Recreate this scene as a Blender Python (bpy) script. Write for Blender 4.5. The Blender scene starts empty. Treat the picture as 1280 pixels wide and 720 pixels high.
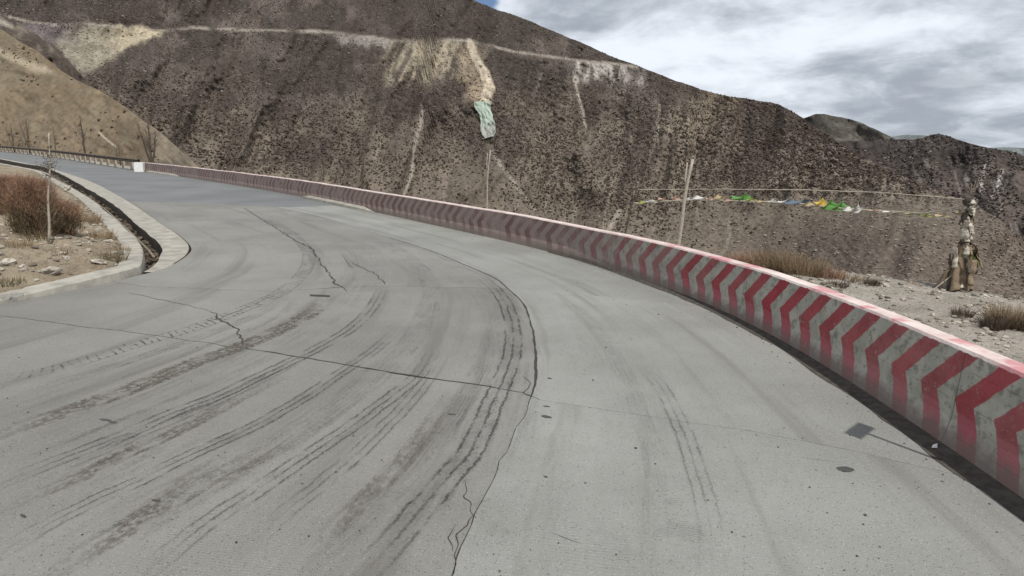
import bpy, math, random
import numpy as np
from mathutils import Vector, Matrix, noise as mnoise
PI = math.pi
random.seed(7); rng = np.random.default_rng(7)
sc = bpy.context.scene
COL = sc.collection

# ------------------------------------------------------------------ camera, light, sky
F, EYE, HC, SL = 800.0, 2.4, 182.0, 0.02          # focal length in photo pixels, eye height, horizon line and its tilt
ROLL = math.atan(SL); PITCH = math.atan((360 - HC) / F * math.cos(ROLL))
cam = bpy.data.cameras.new('camera'); cam.lens = F / 1280 * 36; cam.sensor_width = 36
cam.clip_start = 0.05; cam.clip_end = 30000
co = bpy.data.objects.new('camera', cam); COL.objects.link(co)
Rc = Matrix.Rotation(PI / 2 - PITCH, 3, 'X') @ Matrix.Rotation(ROLL, 3, 'Z')
co.matrix_world = Matrix.Translation((0, 0, EYE)) @ Rc.to_4x4()
sc.camera = co
sc.view_settings.view_transform = 'Standard'; sc.view_settings.look = 'None'
sc.view_settings.exposure = -0.05; sc.view_settings.gamma = 1

SUN = Vector((0.31, -0.46, 1)).normalized()
elev = math.asin(SUN.z); azim = math.atan2(SUN.x, SUN.y)      # azimuth from +Y, clockwise
sl = bpy.data.lights.new('sun', 'SUN'); sl.energy = 4.0; sl.angle = math.radians(0.5); sl.color = (1, .955, .89)
so = bpy.data.objects.new('sun', sl); COL.objects.link(so)
so.rotation_euler = (-SUN).to_track_quat('-Z', 'Y').to_euler()

class NT:
    """small node-tree helper"""
    def __init__(s, tree): s.t = tree; s.n = tree.nodes; s.l = tree.links
    def put(s, sock, v):
        if hasattr(v, 'is_output') or isinstance(v, bpy.types.NodeSocket): s.l.new(v, sock)
        elif isinstance(v, (tuple, list)) and len(v) == 3 and sock.type == 'RGBA': sock.default_value = (*v, 1)
        else: sock.default_value = v
    def node(s, typ, props=None, **ins):
        nd = s.n.new(typ)
        for k, v in (props or {}).items(): setattr(nd, k, v)
        for k, v in ins.items():
            k2 = k.replace('_', ' ')
            s.put(nd.inputs[k2] if k2 in nd.inputs else nd.inputs[int(k[1:])], v)
        return nd
    def m(s, op, a, b=0.0, c=None, clamp=False):
        nd = s.n.new('ShaderNodeMath'); nd.operation = op; nd.use_clamp = clamp
        s.put(nd.inputs[0], a); s.put(nd.inputs[1], b)
        if c is not None: s.put(nd.inputs[2], c)
        return nd.outputs[0]
    def vm(s, op, a, b=(0, 0, 0)):
        nd = s.n.new('ShaderNodeVectorMath'); nd.operation = op
        s.put(nd.inputs[0], a)
        if op == 'SCALE': s.put(nd.inputs[3], b)
        else: s.put(nd.inputs[1], b)
        return nd.outputs[0]
    def noise(s, vec, scale, detail=4, rough=.55, dist=0.0):
        nd = s.n.new('ShaderNodeTexNoise'); s.put(nd.inputs['Vector'], vec)
        nd.inputs['Scale'].default_value = scale; nd.inputs['Detail'].default_value = detail
        nd.inputs['Roughness'].default_value = rough; nd.inputs['Distortion'].default_value = dist
        return nd.outputs['Fac']
    def ramp(s, f, lo, hi, a=0.0, b=1.0, smooth=True):
        nd = s.n.new('ShaderNodeMapRange'); nd.interpolation_type = 'SMOOTHSTEP' if smooth else 'LINEAR'
        s.put(nd.inputs[0], f)
        for i, v in enumerate((lo, hi, a, b)): nd.inputs[i + 1].default_value = v
        return nd.outputs[0]
    def mix(s, f, a, b, blend='MIX'):
        nd = s.n.new('ShaderNodeMix'); nd.data_type = 'RGBA'; nd.blend_type = blend
        s.put(nd.inputs[0], f); s.put(nd.inputs[6], a); s.put(nd.inputs[7], b)
        return nd.outputs[2]
    def pos(s): return s.n.new('ShaderNodeNewGeometry').outputs['Position']
    def sep(s, v):
        nd = s.n.new('ShaderNodeSeparateXYZ'); s.put(nd.inputs[0], v); return nd.outputs
    def comb(s, x, y, z=0.0):
        nd = s.n.new('ShaderNodeCombineXYZ')
        for i, v in enumerate((x, y, z)): s.put(nd.inputs[i], v)
        return nd.outputs[0]

def ray_dir(x, y):
    v = Rc @ Vector(((x - 640) / F, -(y - 360) / F, -1)); return v
w = bpy.data.worlds.new('World'); sc.world = w; w.use_nodes = True
T = NT(w.node_tree); T.n.clear()
sky = T.node('ShaderNodeTexSky', dict(sky_type='NISHITA', sun_disc=False, sun_elevation=elev, sun_rotation=azim, altitude=3800, air_density=1.0, dust_density=.6))
gen = T.n.new('ShaderNodeTexCoord').outputs['Generated']
X, Y, Z = T.sep(gen)
den = T.m('ADD', T.m('MAXIMUM', Z, 0.0), .30)
cv = T.comb(T.m('DIVIDE', X, den), T.m('DIVIDE', Y, den), T.m('MULTIPLY', Z, 1.5))
n1 = T.noise(T.vm('ADD', cv, (3.1, 1.7, 0)), 1.4, 8, .58, .3)
n2 = T.noise(T.vm('ADD', cv, (7.7, 2.2, 4)), 3.8, 8, .6, .3)
n3 = T.noise(T.vm('ADD', cv, (1.3, 9.2, 8)), .55, 4, .5, .2)
cover = T.ramp(T.m('ADD', T.m('MULTIPLY', n3, .7), T.m('MULTIPLY', n2, .3)), .335, .40)
shade = T.ramp(T.m('ADD', T.m('MULTIPLY', n1, .60), T.m('MULTIPLY', n2, .40)), .38, .62)
cloud = T.mix(shade, (3.9, 4.35, 5.0), (9.2, 9.8, 10.6))
# a few bright, thin breaks low over the ridges
lowmask = T.m('MULTIPLY', T.ramp(Z, .01, .05), T.ramp(Z, .14, .07))
br = T.m('MULTIPLY', T.ramp(T.noise(T.comb(T.m('MULTIPLY', X, 3.0), T.m('MULTIPLY', Y, 3.0), T.m('MULTIPLY', Z, 16)), 2.1, 4, .5), .56, .68), lowmask)
cloud = T.mix(T.m('MULTIPLY', br, .3), cloud, (8.6, 8.8, 9.2))
# the gap of blue over the big mountain
hd = Vector(ray_dir(598, -14)).normalized()
dotn = T.n.new('ShaderNodeVectorMath'); dotn.operation = 'DOT_PRODUCT'; T.l.new(gen, dotn.inputs[0]); dotn.inputs[1].default_value = tuple(hd)
hole = T.ramp(T.m('ADD', dotn.outputs['Value'], T.m('MULTIPLY', T.m('SUBTRACT', n2, .5), .004)), .9990, .9996)
cover = T.m('MULTIPLY', cover, T.m('SUBTRACT', 1.0, hole))
col = T.mix(cover, T.vm('SCALE', sky.outputs[0], 1.0), cloud)
col = T.mix(T.ramp(Z, -.02, 0.0), (2.0, 1.9, 1.8), col)
bg = T.node('ShaderNodeBackground', Color=col, Strength=.1)
wo = T.n.new('ShaderNodeOutputWorld'); T.l.new(bg.outputs[0], wo.inputs[0])

# ------------------------------------------------------------------ helpers
cr, sr = math.cos(ROLL), math.sin(ROLL); cp, sp = math.cos(PITCH), math.sin(PITCH)
def ray(x, y):
    """direction of the sight line through a photo pixel (arrays allowed)"""
    X = (np.asarray(x, float) - 640) / F; Y = -(np.asarray(y, float) - 360) / F
    X2 = X * cr - Y * sr; Y2 = X * sr + Y * cr
    return X2, cp + Y2 * sp, -sp + Y2 * cp
def at(x, y, z=0.0):
    dx, dy, dz = ray(x, y); t = (z - EYE) / dz
    return np.array([dx * t, dy * t, z])
def atd(x, y, depth):
    dx, dy, dz = ray(x, y); t = depth / dy
    return np.array([dx * t, depth, EYE + dz * t])

def hash2(ix, iy, s):
    v = (ix.astype(np.int64) * 374761393 + iy.astype(np.int64) * 668265263 + s * 982451653) & 0xffffffff
    v = ((v ^ (v >> 13)) * 1274126177) & 0xffffffff
    return ((v ^ (v >> 16)) & 0xffffff) / float(0xffffff)
def vnoise(x, y, s=0):
    x = np.asarray(x, float); y = np.asarray(y, float)
    ix = np.floor(x); iy = np.floor(y); fx = x - ix; fy = y - iy
    fx = fx * fx * (3 - 2 * fx); fy = fy * fy * (3 - 2 * fy)
    a = hash2(ix, iy, s); b = hash2(ix + 1, iy, s); c = hash2(ix, iy + 1, s); d = hash2(ix + 1, iy + 1, s)
    return (a * (1 - fx) + b * fx) * (1 - fy) + (c * (1 - fx) + d * fx) * fy
def fbm(x, y, o=4, s=0, g=.5):
    t = 0; a = 1; n = 0
    for i in range(o):
        t = t + a * vnoise(x * 2 ** i + 17.3 * i, y * 2 ** i - 9.1 * i, s + i); n += a; a *= g
    return t / n
def sstep(a, b, v): t = np.clip((v - a) / (b - a), 0, 1); return t * t * (3 - 2 * t)
def dist_poly(px, py, pts):
    """distance to a polyline and the parameter (0..1) along it"""
    best = np.full(np.shape(px), 1e9); par = np.zeros(np.shape(px)); n = len(pts) - 1
    for i in range(n):
        ax, ay = pts[i]; bx, by = pts[i + 1]; L = (bx - ax) ** 2 + (by - ay) ** 2 + 1e-12
        t = np.clip(((px - ax) * (bx - ax) + (py - ay) * (by - ay)) / L, 0, 1)
        d = np.hypot(px - ax - t * (bx - ax), py - ay - t * (by - ay))
        k = d < best; best = np.where(k, d, best); par = np.where(k, (i + t) / n, par)
    return best, par
def in_poly(px, py, pts):
    c = np.zeros(np.shape(px), bool); n = len(pts)
    for i in range(n):
        x0, y0 = pts[i]; x1, y1 = pts[(i + 1) % n]
        if y0 == y1: continue
        c ^= ((y0 > py) != (y1 > py)) & (px < (x1 - x0) * (py - y0) / (y1 - y0) + x0)
    return c
def sd_poly(px, py, pts):
    """signed distance, negative inside"""
    d, _ = dist_poly(px, py, list(pts) + [pts[0]])
    return np.where(in_poly(px, py, pts), -d, d)

def mesh_np(name, V, Fc, mat=None, smooth=False, col=None, uv=None, mats=None, midx=None):
    """mesh from numpy arrays; Fc is (n,3) or (n,4)"""
    me = bpy.data.meshes.new(name); V = np.asarray(V, np.float32); Fc = np.asarray(Fc, np.int32)
    k = Fc.shape[1]
    me.vertices.add(len(V)); me.vertices.foreach_set('co', V.ravel())
    me.loops.add(Fc.size); me.loops.foreach_set('vertex_index', Fc.ravel())
    me.polygons.add(len(Fc)); me.polygons.foreach_set('loop_start', np.arange(0, Fc.size, k, dtype=np.int32))
    me.polygons.foreach_set('use_smooth', np.full(len(Fc), bool(smooth)))
    if uv is not None:
        u = me.uv_layers.new(name='UVMap'); u.data.foreach_set('uv', np.asarray(uv, np.float32)[Fc.ravel()].ravel())
    if col is not None:
        a = me.color_attributes.new('Col', 'FLOAT_COLOR', 'POINT')
        c4 = np.ones((len(V), 4), np.float32); c4[:, :3] = col; a.data.foreach_set('color', c4.ravel())
    me.update(calc_edges=True)
    for m_ in (mats or ([mat] if mat else [])): me.materials.append(m_)
    if midx is not None: me.polygons.foreach_set('material_index', np.asarray(midx, np.int32))
    return me
def link(name, me, parent=None, loc=None, rot=None, scale=None):
    o = bpy.data.objects.new(name, me); COL.objects.link(o)
    if parent: o.parent = parent
    if loc is not None: o.location = loc
    if rot is not None: o.rotation_euler = rot
    if scale is not None: o.scale = scale
    return o
def tag(o, label=None, cat=None, group=None, kind=None):
    if label: o['label'] = label
    if cat: o['category'] = cat
    if group: o['group'] = group
    if kind: o['kind'] = kind
    return o
def thing(name, loc, label, cat, group=None, rot=0):
    o = bpy.data.objects.new(name, None); COL.objects.link(o); o.location = loc; o.rotation_euler = (0, 0, rot)
    o.empty_display_size = .2
    return tag(o, label, cat, group)
def grid_faces(nu, nv, close=False):
    i, j = np.meshgrid(np.arange(nu if close else nu - 1), np.arange(nv - 1), indexing='ij')
    i2 = (i + 1) % nu
    return np.stack([i * nv + j, i2 * nv + j, i2 * nv + j + 1, i * nv + j + 1], -1).reshape(-1, 4)
class MB:
    """collects pieces into one mesh"""
    def __init__(s): s.v = []; s.f = []; s.n = 0
    def add(s, V, Fc):
        s.v.append(np.asarray(V, float)); s.f += [[int(a) + s.n for a in f] for f in Fc]; s.n += len(V); return s
    def box(s, c, size, rz=0.0, taper=1.0):
        x, y, z = (q / 2 for q in size); P = []
        for sz in (-1, 1):
            k = taper if sz > 0 else 1
            for sx, sy in ((-1, -1), (1, -1), (1, 1), (-1, 1)):
                X, Y = sx * x * k, sy * y * k
                P.append((c[0] + X * math.cos(rz) - Y * math.sin(rz), c[1] + X * math.sin(rz) + Y * math.cos(rz), c[2] + sz * z))
        return s.add(P, [(3, 2, 1, 0), (4, 5, 6, 7), (0, 1, 5, 4), (1, 2, 6, 5), (2, 3, 7, 6), (3, 0, 4, 7)])
    def tube(s, pts, rad, n=6, cap=True):
        pts = [Vector(p) for p in pts]; m_ = len(pts)
        if not hasattr(rad, '__len__'): rad = [rad] * m_
        V = []; ref = Vector((0.31, .2, 1)).normalized()
        for i, p in enumerate(pts):
            t = (pts[min(i + 1, m_ - 1)] - pts[max(i - 1, 0)]).normalized()
            a = t.cross(ref)
            if a.length < .05: a = t.cross(Vector((1, 0, 0)))
            a.normalize(); b = t.cross(a)
            for k in range(n):
                q = 2 * PI * k / n; V.append(p + (a * math.cos(q) + b * math.sin(q)) * rad[i])
        Fc = [(i * n + k, i * n + (k + 1) % n, (i + 1) * n + (k + 1) % n, (i + 1) * n + k) for i in range(m_ - 1) for k in range(n)]
        if cap: Fc += [tuple(range(n))[::-1], tuple((m_ - 1) * n + k for k in range(n))]
        return s.add(V, Fc)
    def build(s, name, mat, parent=None, smooth=False, loc=None, link_=True):
        me = bpy.data.meshes.new(name); me.from_pydata(np.concatenate(s.v).tolist(), [], s.f); me.update()
        if mat: me.materials.append(mat)
        me.polygons.foreach_set('use_smooth', np.full(len(me.polygons), bool(smooth)))
        return link(name, me, parent, loc) if link_ else me

def spline(pts, step):
    """Catmull-Rom through points, resampled at a fixed step"""
    P = np.asarray(pts, float); P = np.vstack([2 * P[0] - P[1], P, 2 * P[-1] - P[-2]]); out = []
    for i in range(1, len(P) - 2):
        p0, p1, p2, p3 = P[i - 1], P[i], P[i + 1], P[i + 2]
        for t in np.linspace(0, 1, 24, endpoint=False):
            out.append(.5 * (2 * p1 + (p2 - p0) * t + (2 * p0 - 5 * p1 + 4 * p2 - p3) * t * t + (3 * p1 - p0 - 3 * p2 + p3) * t ** 3))
    out.append(P[-2]); return resample(np.array(out), step)
def resample(P, step=None, n=None):
    d = np.r_[0, np.cumsum(np.linalg.norm(np.diff(P, axis=0), axis=1))]
    n = n or max(2, int(d[-1] / step) + 1)
    s_ = np.linspace(0, d[-1], n)
    return np.stack([np.interp(s_, d, P[:, k]) for k in range(P.shape[1])], 1)
def arclen(P): return np.r_[0, np.cumsum(np.linalg.norm(np.diff(P, axis=0), axis=1))]
def normals2(P):
    t = np.gradient(P[:, :2], axis=0); t /= np.linalg.norm(t, axis=1)[:, None] + 1e-12
    return np.stack([t[:, 1], -t[:, 0]], 1)            # to the right of travel
def gp(L): return np.array([at(x, y)[:2] for x, y in L])  # photo points on the road plane

# ------------------------------------------------------------------ materials
def newmat(name):
    m_ = bpy.data.materials.new(name); m_.use_nodes = True; t = NT(m_.node_tree); t.n.clear()
    t.b = t.n.new('ShaderNodeBsdfPrincipled'); t.o = t.n.new('ShaderNodeOutputMaterial'); t.l.new(t.b.outputs[0], t.o.inputs[0])
    t.b.inputs['Roughness'].default_value = .9; t.b.inputs['Specular IOR Level'].default_value = .25
    return m_, t
def bump(t, h, strength=.4, dist=.01):
    nd = t.node('ShaderNodeBump', Strength=strength, Distance=dist, Height=h); t.l.new(nd.outputs[0], t.b.inputs['Normal'])
def simple(name, c1, c2, scale=8, rough=.9, bs=.3, bd=.01, detail=5, coord='pos', island=0.0):
    m_, t = newmat(name)
    v = t.pos() if coord == 'pos' else t.n.new('ShaderNodeTexCoord').outputs['Object']
    f = t.ramp(t.noise(v, scale, detail, .6), .3, .7)
    c = t.mix(f, c1, c2)
    if island:
        ri = t.n.new('ShaderNodeNewGeometry').outputs['Random Per Island']
        c = t.vm('SCALE', c, t.ramp(ri, 0, 1, 1 - island, 1 + island, False))
    t.put(t.b.inputs['Base Color'], c)
    t.b.inputs['Roughness'].default_value = rough; bump(t, t.noise(v, scale * 3, 4), bs, bd)
    return m_

def concrete_road(name, tint):
    m_, t = newmat(name); p = t.pos(); x, y, z = t.sep(p)
    big = t.noise(p, .28, 5, .6); mid = t.noise(p, 1.7, 5, .65); fine = t.noise(p, 38, 3, .7); sp = t.noise(p, 150, 2, .7)
    c = t.mix(t.ramp(big, .3, .7), (.178, .176, .166), (.262, .262, .248))
    c = t.mix(t.m('MULTIPLY', t.ramp(mid, .48, .75), .35), c, (.185, .178, .160))
    c = t.mix(t.m('MULTIPLY', t.ramp(fine, .52, .72), .45), c, (.32, .31, .285))
    c = t.mix(t.m('MULTIPLY', t.ramp(sp, .56, .66), .55), c, (.40, .39, .37))
    c = t.mix(t.m('MULTIPLY', t.ramp(sp, .43, .33), .6), c, (.11, .105, .095))
    vo = t.node('ShaderNodeTexVoronoi', None, Vector=p, Scale=70.0); vr = t.sep(vo.outputs['Color'])
    fl = t.ramp(vo.outputs['Distance'], .42, .28)
    c = t.mix(t.m('MULTIPLY', t.m('MULTIPLY', fl, t.ramp(vr[0], .88, .92)), .5), c, (.40, .39, .365))
    c = t.mix(t.m('MULTIPLY', t.m('MULTIPLY', fl, t.ramp(vr[1], .86, .90)), .8), c, (.085, .08, .072))
    pit = t.ramp(t.noise(p, 12, 6, .75), .60, .70); c = t.mix(t.m('MULTIPLY', pit, .5), c, (.12, .115, .10))
    inf = t.n.new('ShaderNodeObjectInfo').outputs['Random']
    c = t.vm('SCALE', c, t.ramp(inf, 0, 1, .955, 1.045, False))
    # paste rubbed by traffic: long soft streaks across x in a bend are drawn by UV u (along)
    uv = t.n.new('ShaderNodeUVMap').outputs[0]; u, v, _ = t.sep(uv)
    st = t.noise(t.comb(t.m('MULTIPLY', u, .12), t.m('MULTIPLY', v, 2.2)), 1.0, 5, .6)
    c = t.mix(t.m('MULTIPLY', t.ramp(st, .5, .68), .55), c, (.140, .133, .122))
    c = t.mix(t.m('MULTIPLY', t.ramp(st, .44, .28), .25), c, (.30, .30, .285))
    c = t.vm('MULTIPLY', c, tint); t.put(t.b.inputs['Base Color'], c)
    # cross tining left in the surface
    wv = t.m('SINE', t.m('MULTIPLY', t.m('ADD', u, t.m('MULTIPLY', mid, .03)), 230.0))
    tm = t.ramp(t.noise(p, .8, 3, .6), .42, .6)
    h = t.m('ADD', t.m('MULTIPLY', t.m('MULTIPLY', wv, tm), .0010), t.m('ADD', t.m('MULTIPLY', fine, .004), t.m('MULTIPLY', sp, .0035)))
    bump(t, h, .9, 1.0); t.b.inputs['Roughness'].default_value = .82
    return m_
M_ROAD = concrete_road('road_concrete', (.97, .985, .97)); M_ROADL = concrete_road('road_concrete_worn', (.835, .828, .808))

def blue_grey_road():
    m_, t = newmat('road_blue_grey'); p = t.pos()
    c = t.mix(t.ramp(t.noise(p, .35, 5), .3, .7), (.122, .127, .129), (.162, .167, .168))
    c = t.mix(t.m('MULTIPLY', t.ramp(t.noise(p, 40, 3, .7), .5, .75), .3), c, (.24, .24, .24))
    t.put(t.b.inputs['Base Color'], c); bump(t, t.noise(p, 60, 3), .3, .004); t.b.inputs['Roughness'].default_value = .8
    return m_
M_FARROAD = blue_grey_road()
M_JOINT = simple('joint_grit', (.020, .018, .016), (.04, .036, .03), 30)
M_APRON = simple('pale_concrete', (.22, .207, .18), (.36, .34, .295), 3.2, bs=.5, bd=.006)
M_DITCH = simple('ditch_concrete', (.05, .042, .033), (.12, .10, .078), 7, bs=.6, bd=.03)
M_EARTH_SIDE = None

def stain_mat(name, col, kind):
    """rubber and grit left on the concrete; UV u runs along the mark in metres, v across it (0..1)"""
    m_, t = newmat(name); uv = t.n.new('ShaderNodeUVMap').outputs[0]; u, v, _ = t.sep(uv); p = t.pos()
    ed = t.ramp(t.m('ABSOLUTE', t.m('SUBTRACT', v, .5)), .5, .38)
    ends = t.n.new('ShaderNodeAttribute'); ends.attribute_name = 'Col'; fade = t.sep(ends.outputs['Color'])[0]
    brk = t.ramp(t.noise(t.comb(t.m('MULTIPLY', u, 1.2), t.m('MULTIPLY', v, .6)), 1.6, 3, .6), .36, .55)
    if kind == 'grooves':
        wob = t.m('MULTIPLY', t.m('SUBTRACT', t.noise(t.comb(t.m('MULTIPLY', u, 9), v), 2.2, 2), .5), .16)
        l = t.m('ABSOLUTE', t.m('SINE', t.m('MULTIPLY', t.m('ADD', v, wob), 3.14159 * 3)))
        a = t.ramp(l, .88, .985)
        a = t.m('ADD', t.m('MULTIPLY', a, .75), t.m('MULTIPLY', t.ramp(t.noise(p, 3, 4), .4, .7), .22))
        a = t.m('MAXIMUM', a, t.m('MULTIPLY', t.ramp(t.noise(t.comb(t.m('MULTIPLY', u, 10), t.m('MULTIPLY', v, 3)), 3.0, 5, .7), .54, .64), .6))
        rgh = t.ramp(t.noise(p, 26, 3, .7), .36, .52)
        a = t.m('MULTIPLY', a, t.m('ADD', t.m('MULTIPLY', rgh, .7), .3))
    elif kind == 'ladder':
        sk = t.m('ADD', t.m('MULTIPLY', t.m('ADD', u, t.m('MULTIPLY', t.noise(p, 4, 2), .08)), 66.0), t.m('MULTIPLY', v, 7.0))
        l = t.m('SINE', sk); a = t.ramp(l, .45, .95)
        a = t.m('MULTIPLY', a, t.ramp(t.noise(p, 9, 3), .38, .6))
        a = t.m('MAXIMUM', a, t.m('MULTIPLY', t.ramp(t.m('ABSOLUTE', t.m('SUBTRACT', v, .5)), .42, .5), .6))
        ed = 1.0
    elif kind == 'rubble':
        a = t.ramp(t.noise(t.comb(t.m('MULTIPLY', u, 7), t.m('MULTIPLY', v, 2.2)), 3.0, 5, .7), .42, .58)
        rl = t.ramp(t.m('ABSOLUTE', t.m('SINE', t.m('MULTIPLY', v, 3.14159 * 2))), .85, 1.0)
        a = t.m('MAXIMUM', a, t.m('MULTIPLY', rl, .7))
    elif kind == 'tined':
        l = t.m('SINE', t.m('MULTIPLY', t.m('ADD', u, t.m('MULTIPLY', t.noise(p, 6, 2), .02)), 250.0)); a = t.ramp(l, .35, .85)
        a = t.m('MULTIPLY', a, t.ramp(t.noise(p, 5, 4, .7), .46, .60)); a = t.m('MULTIPLY', a, .8); brk = 1.0
    else:   # soft smear
        a = t.m('MULTIPLY', t.m('MULTIPLY', t.ramp(t.noise(t.comb(t.m('MULTIPLY', u, .5), t.m('MULTIPLY', v, 9)), 2.0, 5, .65), .35, .75), t.ramp(t.noise(p, 30, 3, .7), .3, .6)), .55)
    grain = t.ramp(t.noise(p, 75, 3, .8), .38, .54, .40, 1.0)
    a = t.m('MULTIPLY', t.m('MULTIPLY', t.m('MULTIPLY', a, ed), grain), t.m('MULTIPLY', fade, brk))
    t.put(t.b.inputs['Base Color'], t.mix(t.ramp(t.noise(p, 20, 3), .3, .7), col, tuple(min(1, c * 1.9) for c in col)))
    t.put(t.b.inputs['Alpha'], a)
    return m_
M_ST = {'grooves': stain_mat('rubber_grooves', (.040, .037, .033), 'grooves'),
        'ladder': stain_mat('rubber_ladder', (.058, .053, .048), 'ladder'),
        'rubble': stain_mat('rusty_grit', (.070, .058, .048), 'rubble'),
        'tined': stain_mat('tined_grooves', (.05, .047, .042), 'tined'),
        'smear': stain_mat('rubber_smear', (.060, .056, .052), 'smear')}
M_CRACK = simple('crack_dirt', (.030, .027, .024), (.060, .053, .046), 60)
M_TAR = simple('tar', (.045, .046, .046), (.075, .074, .07), 30)

# ------------------------------------------------------------------ road geometry
BAR = [(3.55, -9), (3.66, -4), (3.68, 0), (3.66, 4.1), (3.64, 5.6), (3.58, 6.85), (3.42, 8.24), (3.05, 9.9), (2.36, 11.75), (1.40, 13.85),
       (-.02, 16.1), (-1.95, 18.75), (-4.5, 22.2), (-8.3, 27.2), (-13.1, 32.9), (-20.2, 40.6), (-27.2, 47.7)]
GUARD = [(-31, 51.6), (-37.2, 58.1), (-44.1, 65.6), (-58.8, 80.7), (-75.8, 96.8), (-100, 118)]
OUT = spline(BAR + GUARD, .25)                               # outer edge of the road, going away from the camera
kerb_px = [(0, 381), (50, 371), (100, 361), (150, 350)]
near_kerb = [(-11.5, -6), (-10.6, -1), (-9.4, 3.5), (-8.1, 6.8)] + [tuple(at(x, y)[:2]) for x, y in kerb_px]
apron_px = [(239, 311), (235, 304), (221, 292), (192, 273), (163, 253), (131, 235), (109, 225), (75, 214), (61, 209.5)]
nose_px = [(178, 343), (205, 336), (226, 325), (237, 316)]
far_in = [(-43, 57.5), (-56, 70.5), (-75, 88), (-100, 110)]
INN = spline(near_kerb + [tuple(at(x, y)[:2]) for x, y in nose_px + apron_px] + far_in, .2)
cj_px = [(564, 720), (587, 665), (612, 605), (642, 545), (662, 500), (669, 475), (669, 435), (665, 410), (655, 381), (634, 360), (617, 347), (576, 329),
         (534, 312), (480, 295), (447, 285), (405, 272), (351, 260)]
CEN = spline([(-1.6, -9), (-1.0, -4), (-.72, 0), (-.55, 2)] + [tuple(at(x, y)[:2]) for x, y in cj_px] + [tuple(at(325, 255)[:2]), tuple(at(290, 247)[:2])], .15)

def cut(P, Q):
    """first crossing of polyline P with polyline Q -> index position on P (float), on Q (float)"""
    best = None
    for i in range(len(P) - 1):
        d = np.hypot(*(Q[:, :2].T - P[i, :2][:, None])).min()
        if d > 2.5: continue
        for j in range(len(Q) - 1):
            r_ = P[i + 1] - P[i]; s_ = Q[j + 1] - Q[j]; den = r_[0] * s_[1] - r_[1] * s_[0]
            if abs(den) < 1e-12: continue
            w_ = Q[j] - P[i]; a = (w_[0] * s_[1] - w_[1] * s_[0]) / den; b = (w_[0] * r_[1] - w_[1] * r_[0]) / den
            if -1e-9 <= a <= 1 + 1e-9 and -1e-9 <= b <= 1 + 1e-9: return i + a, j + b
    return best
def sub(P, a, b):
    """piece of polyline between float indices"""
    i0, i1 = int(math.ceil(a + 1e-9)), int(math.floor(b - 1e-9))
    g = lambda q: P[int(q)] + (P[min(int(q) + 1, len(P) - 1)] - P[int(q)]) * (q - int(q))
    return np.vstack([g(a), P[i0:i1 + 1], g(b)])
def jag(P, amp, s):
    n_ = normals2(P); d = arclen(P)
    k = (fbm(d * 6, d * 0 + s, 3, s) - .5) * 2 * amp
    k *= np.minimum(1, np.minimum(d, d[-1] - d) / .15)
    return P + n_ * k[:, None]
def ext(L, k0=2.0, k1=2.0):
    P = np.array(L); a = P[0] + (P[0] - P[1]) / np.linalg.norm(P[0] - P[1]) * k0; b = P[-1] + (P[-1] - P[-2]) / np.linalg.norm(P[-1] - P[-2]) * k1
    return np.vstack([a, P, b])
trans = [np.array([(-14, -5.5), (-1, -4.2), (6, -3.8)]), np.array([(-13, 1.2), (-.7, .9), (6, .9)]),
         ext(gp([(0, 395), (15, 396), (90, 407), (140, 412), (215, 422), (300, 435), (325, 438), (427, 455), (517, 470), (592, 480), (657, 491), (672, 499), (737, 509), (854, 527), (934, 538), (1060, 562), (1150, 583)])),
         ext(gp([(170, 356.5), (180, 358), (263, 361), (342, 364), (434, 359), (488, 357), (542, 359), (617, 360), (640, 361), (760, 371), (860, 381)]), 3, 2),
         ext(gp([(239, 302), (367, 300), (450, 302), (505, 303), (600, 306), (640, 308)])),
         ext(gp([(205, 276), (350, 276), (450, 278), (510, 280)]), 6, 4),
         ext(gp([(163, 251.5), (250, 254), (320, 257.5), (357, 259), (382, 258.5), (415, 257)]), 6, 4)]
trans = [resample(t_, .1) for t_ in trans]
nodes_ = []
for t_ in trans:
    i_ = cut(INN, t_); c_ = cut(CEN, t_); o_ = cut(OUT, t_); nodes_.append((i_, c_, o_))
    assert i_ and c_ and o_, (len(nodes_), i_, c_, o_)

road = link('road', mesh_np('road_bed', [(-160, -12, -.06), (8, -12, -.06), (3.7, 6, -.06), (3.3, 9, -.06), (1.3, 14.2, -.06), (-26, 48, -.06), (-100, 120, -.06), (-140, 100, -.06)],
            [(0, 1, 2, 7), (2, 3, 4, 7), (4, 5, 6, 7)], M_JOINT))
# the bed follows the road between its two edges
def ribbon_between(A, B, z, n):
    A = resample(A, n=n); B = resample(B, n=n); V = np.zeros((n, 2, 3)); V[:, 0, :2] = A; V[:, 1, :2] = B; V[..., 2] = z
    return V.reshape(-1, 3), grid_faces(n, 2)
road.data = mesh_np('road_bed', *ribbon_between(INN, OUT, -.05, 300), M_JOINT)
tag(road, 'grey concrete mountain road with cracks, joints and curved tyre marks', None, None, 'structure')

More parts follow.
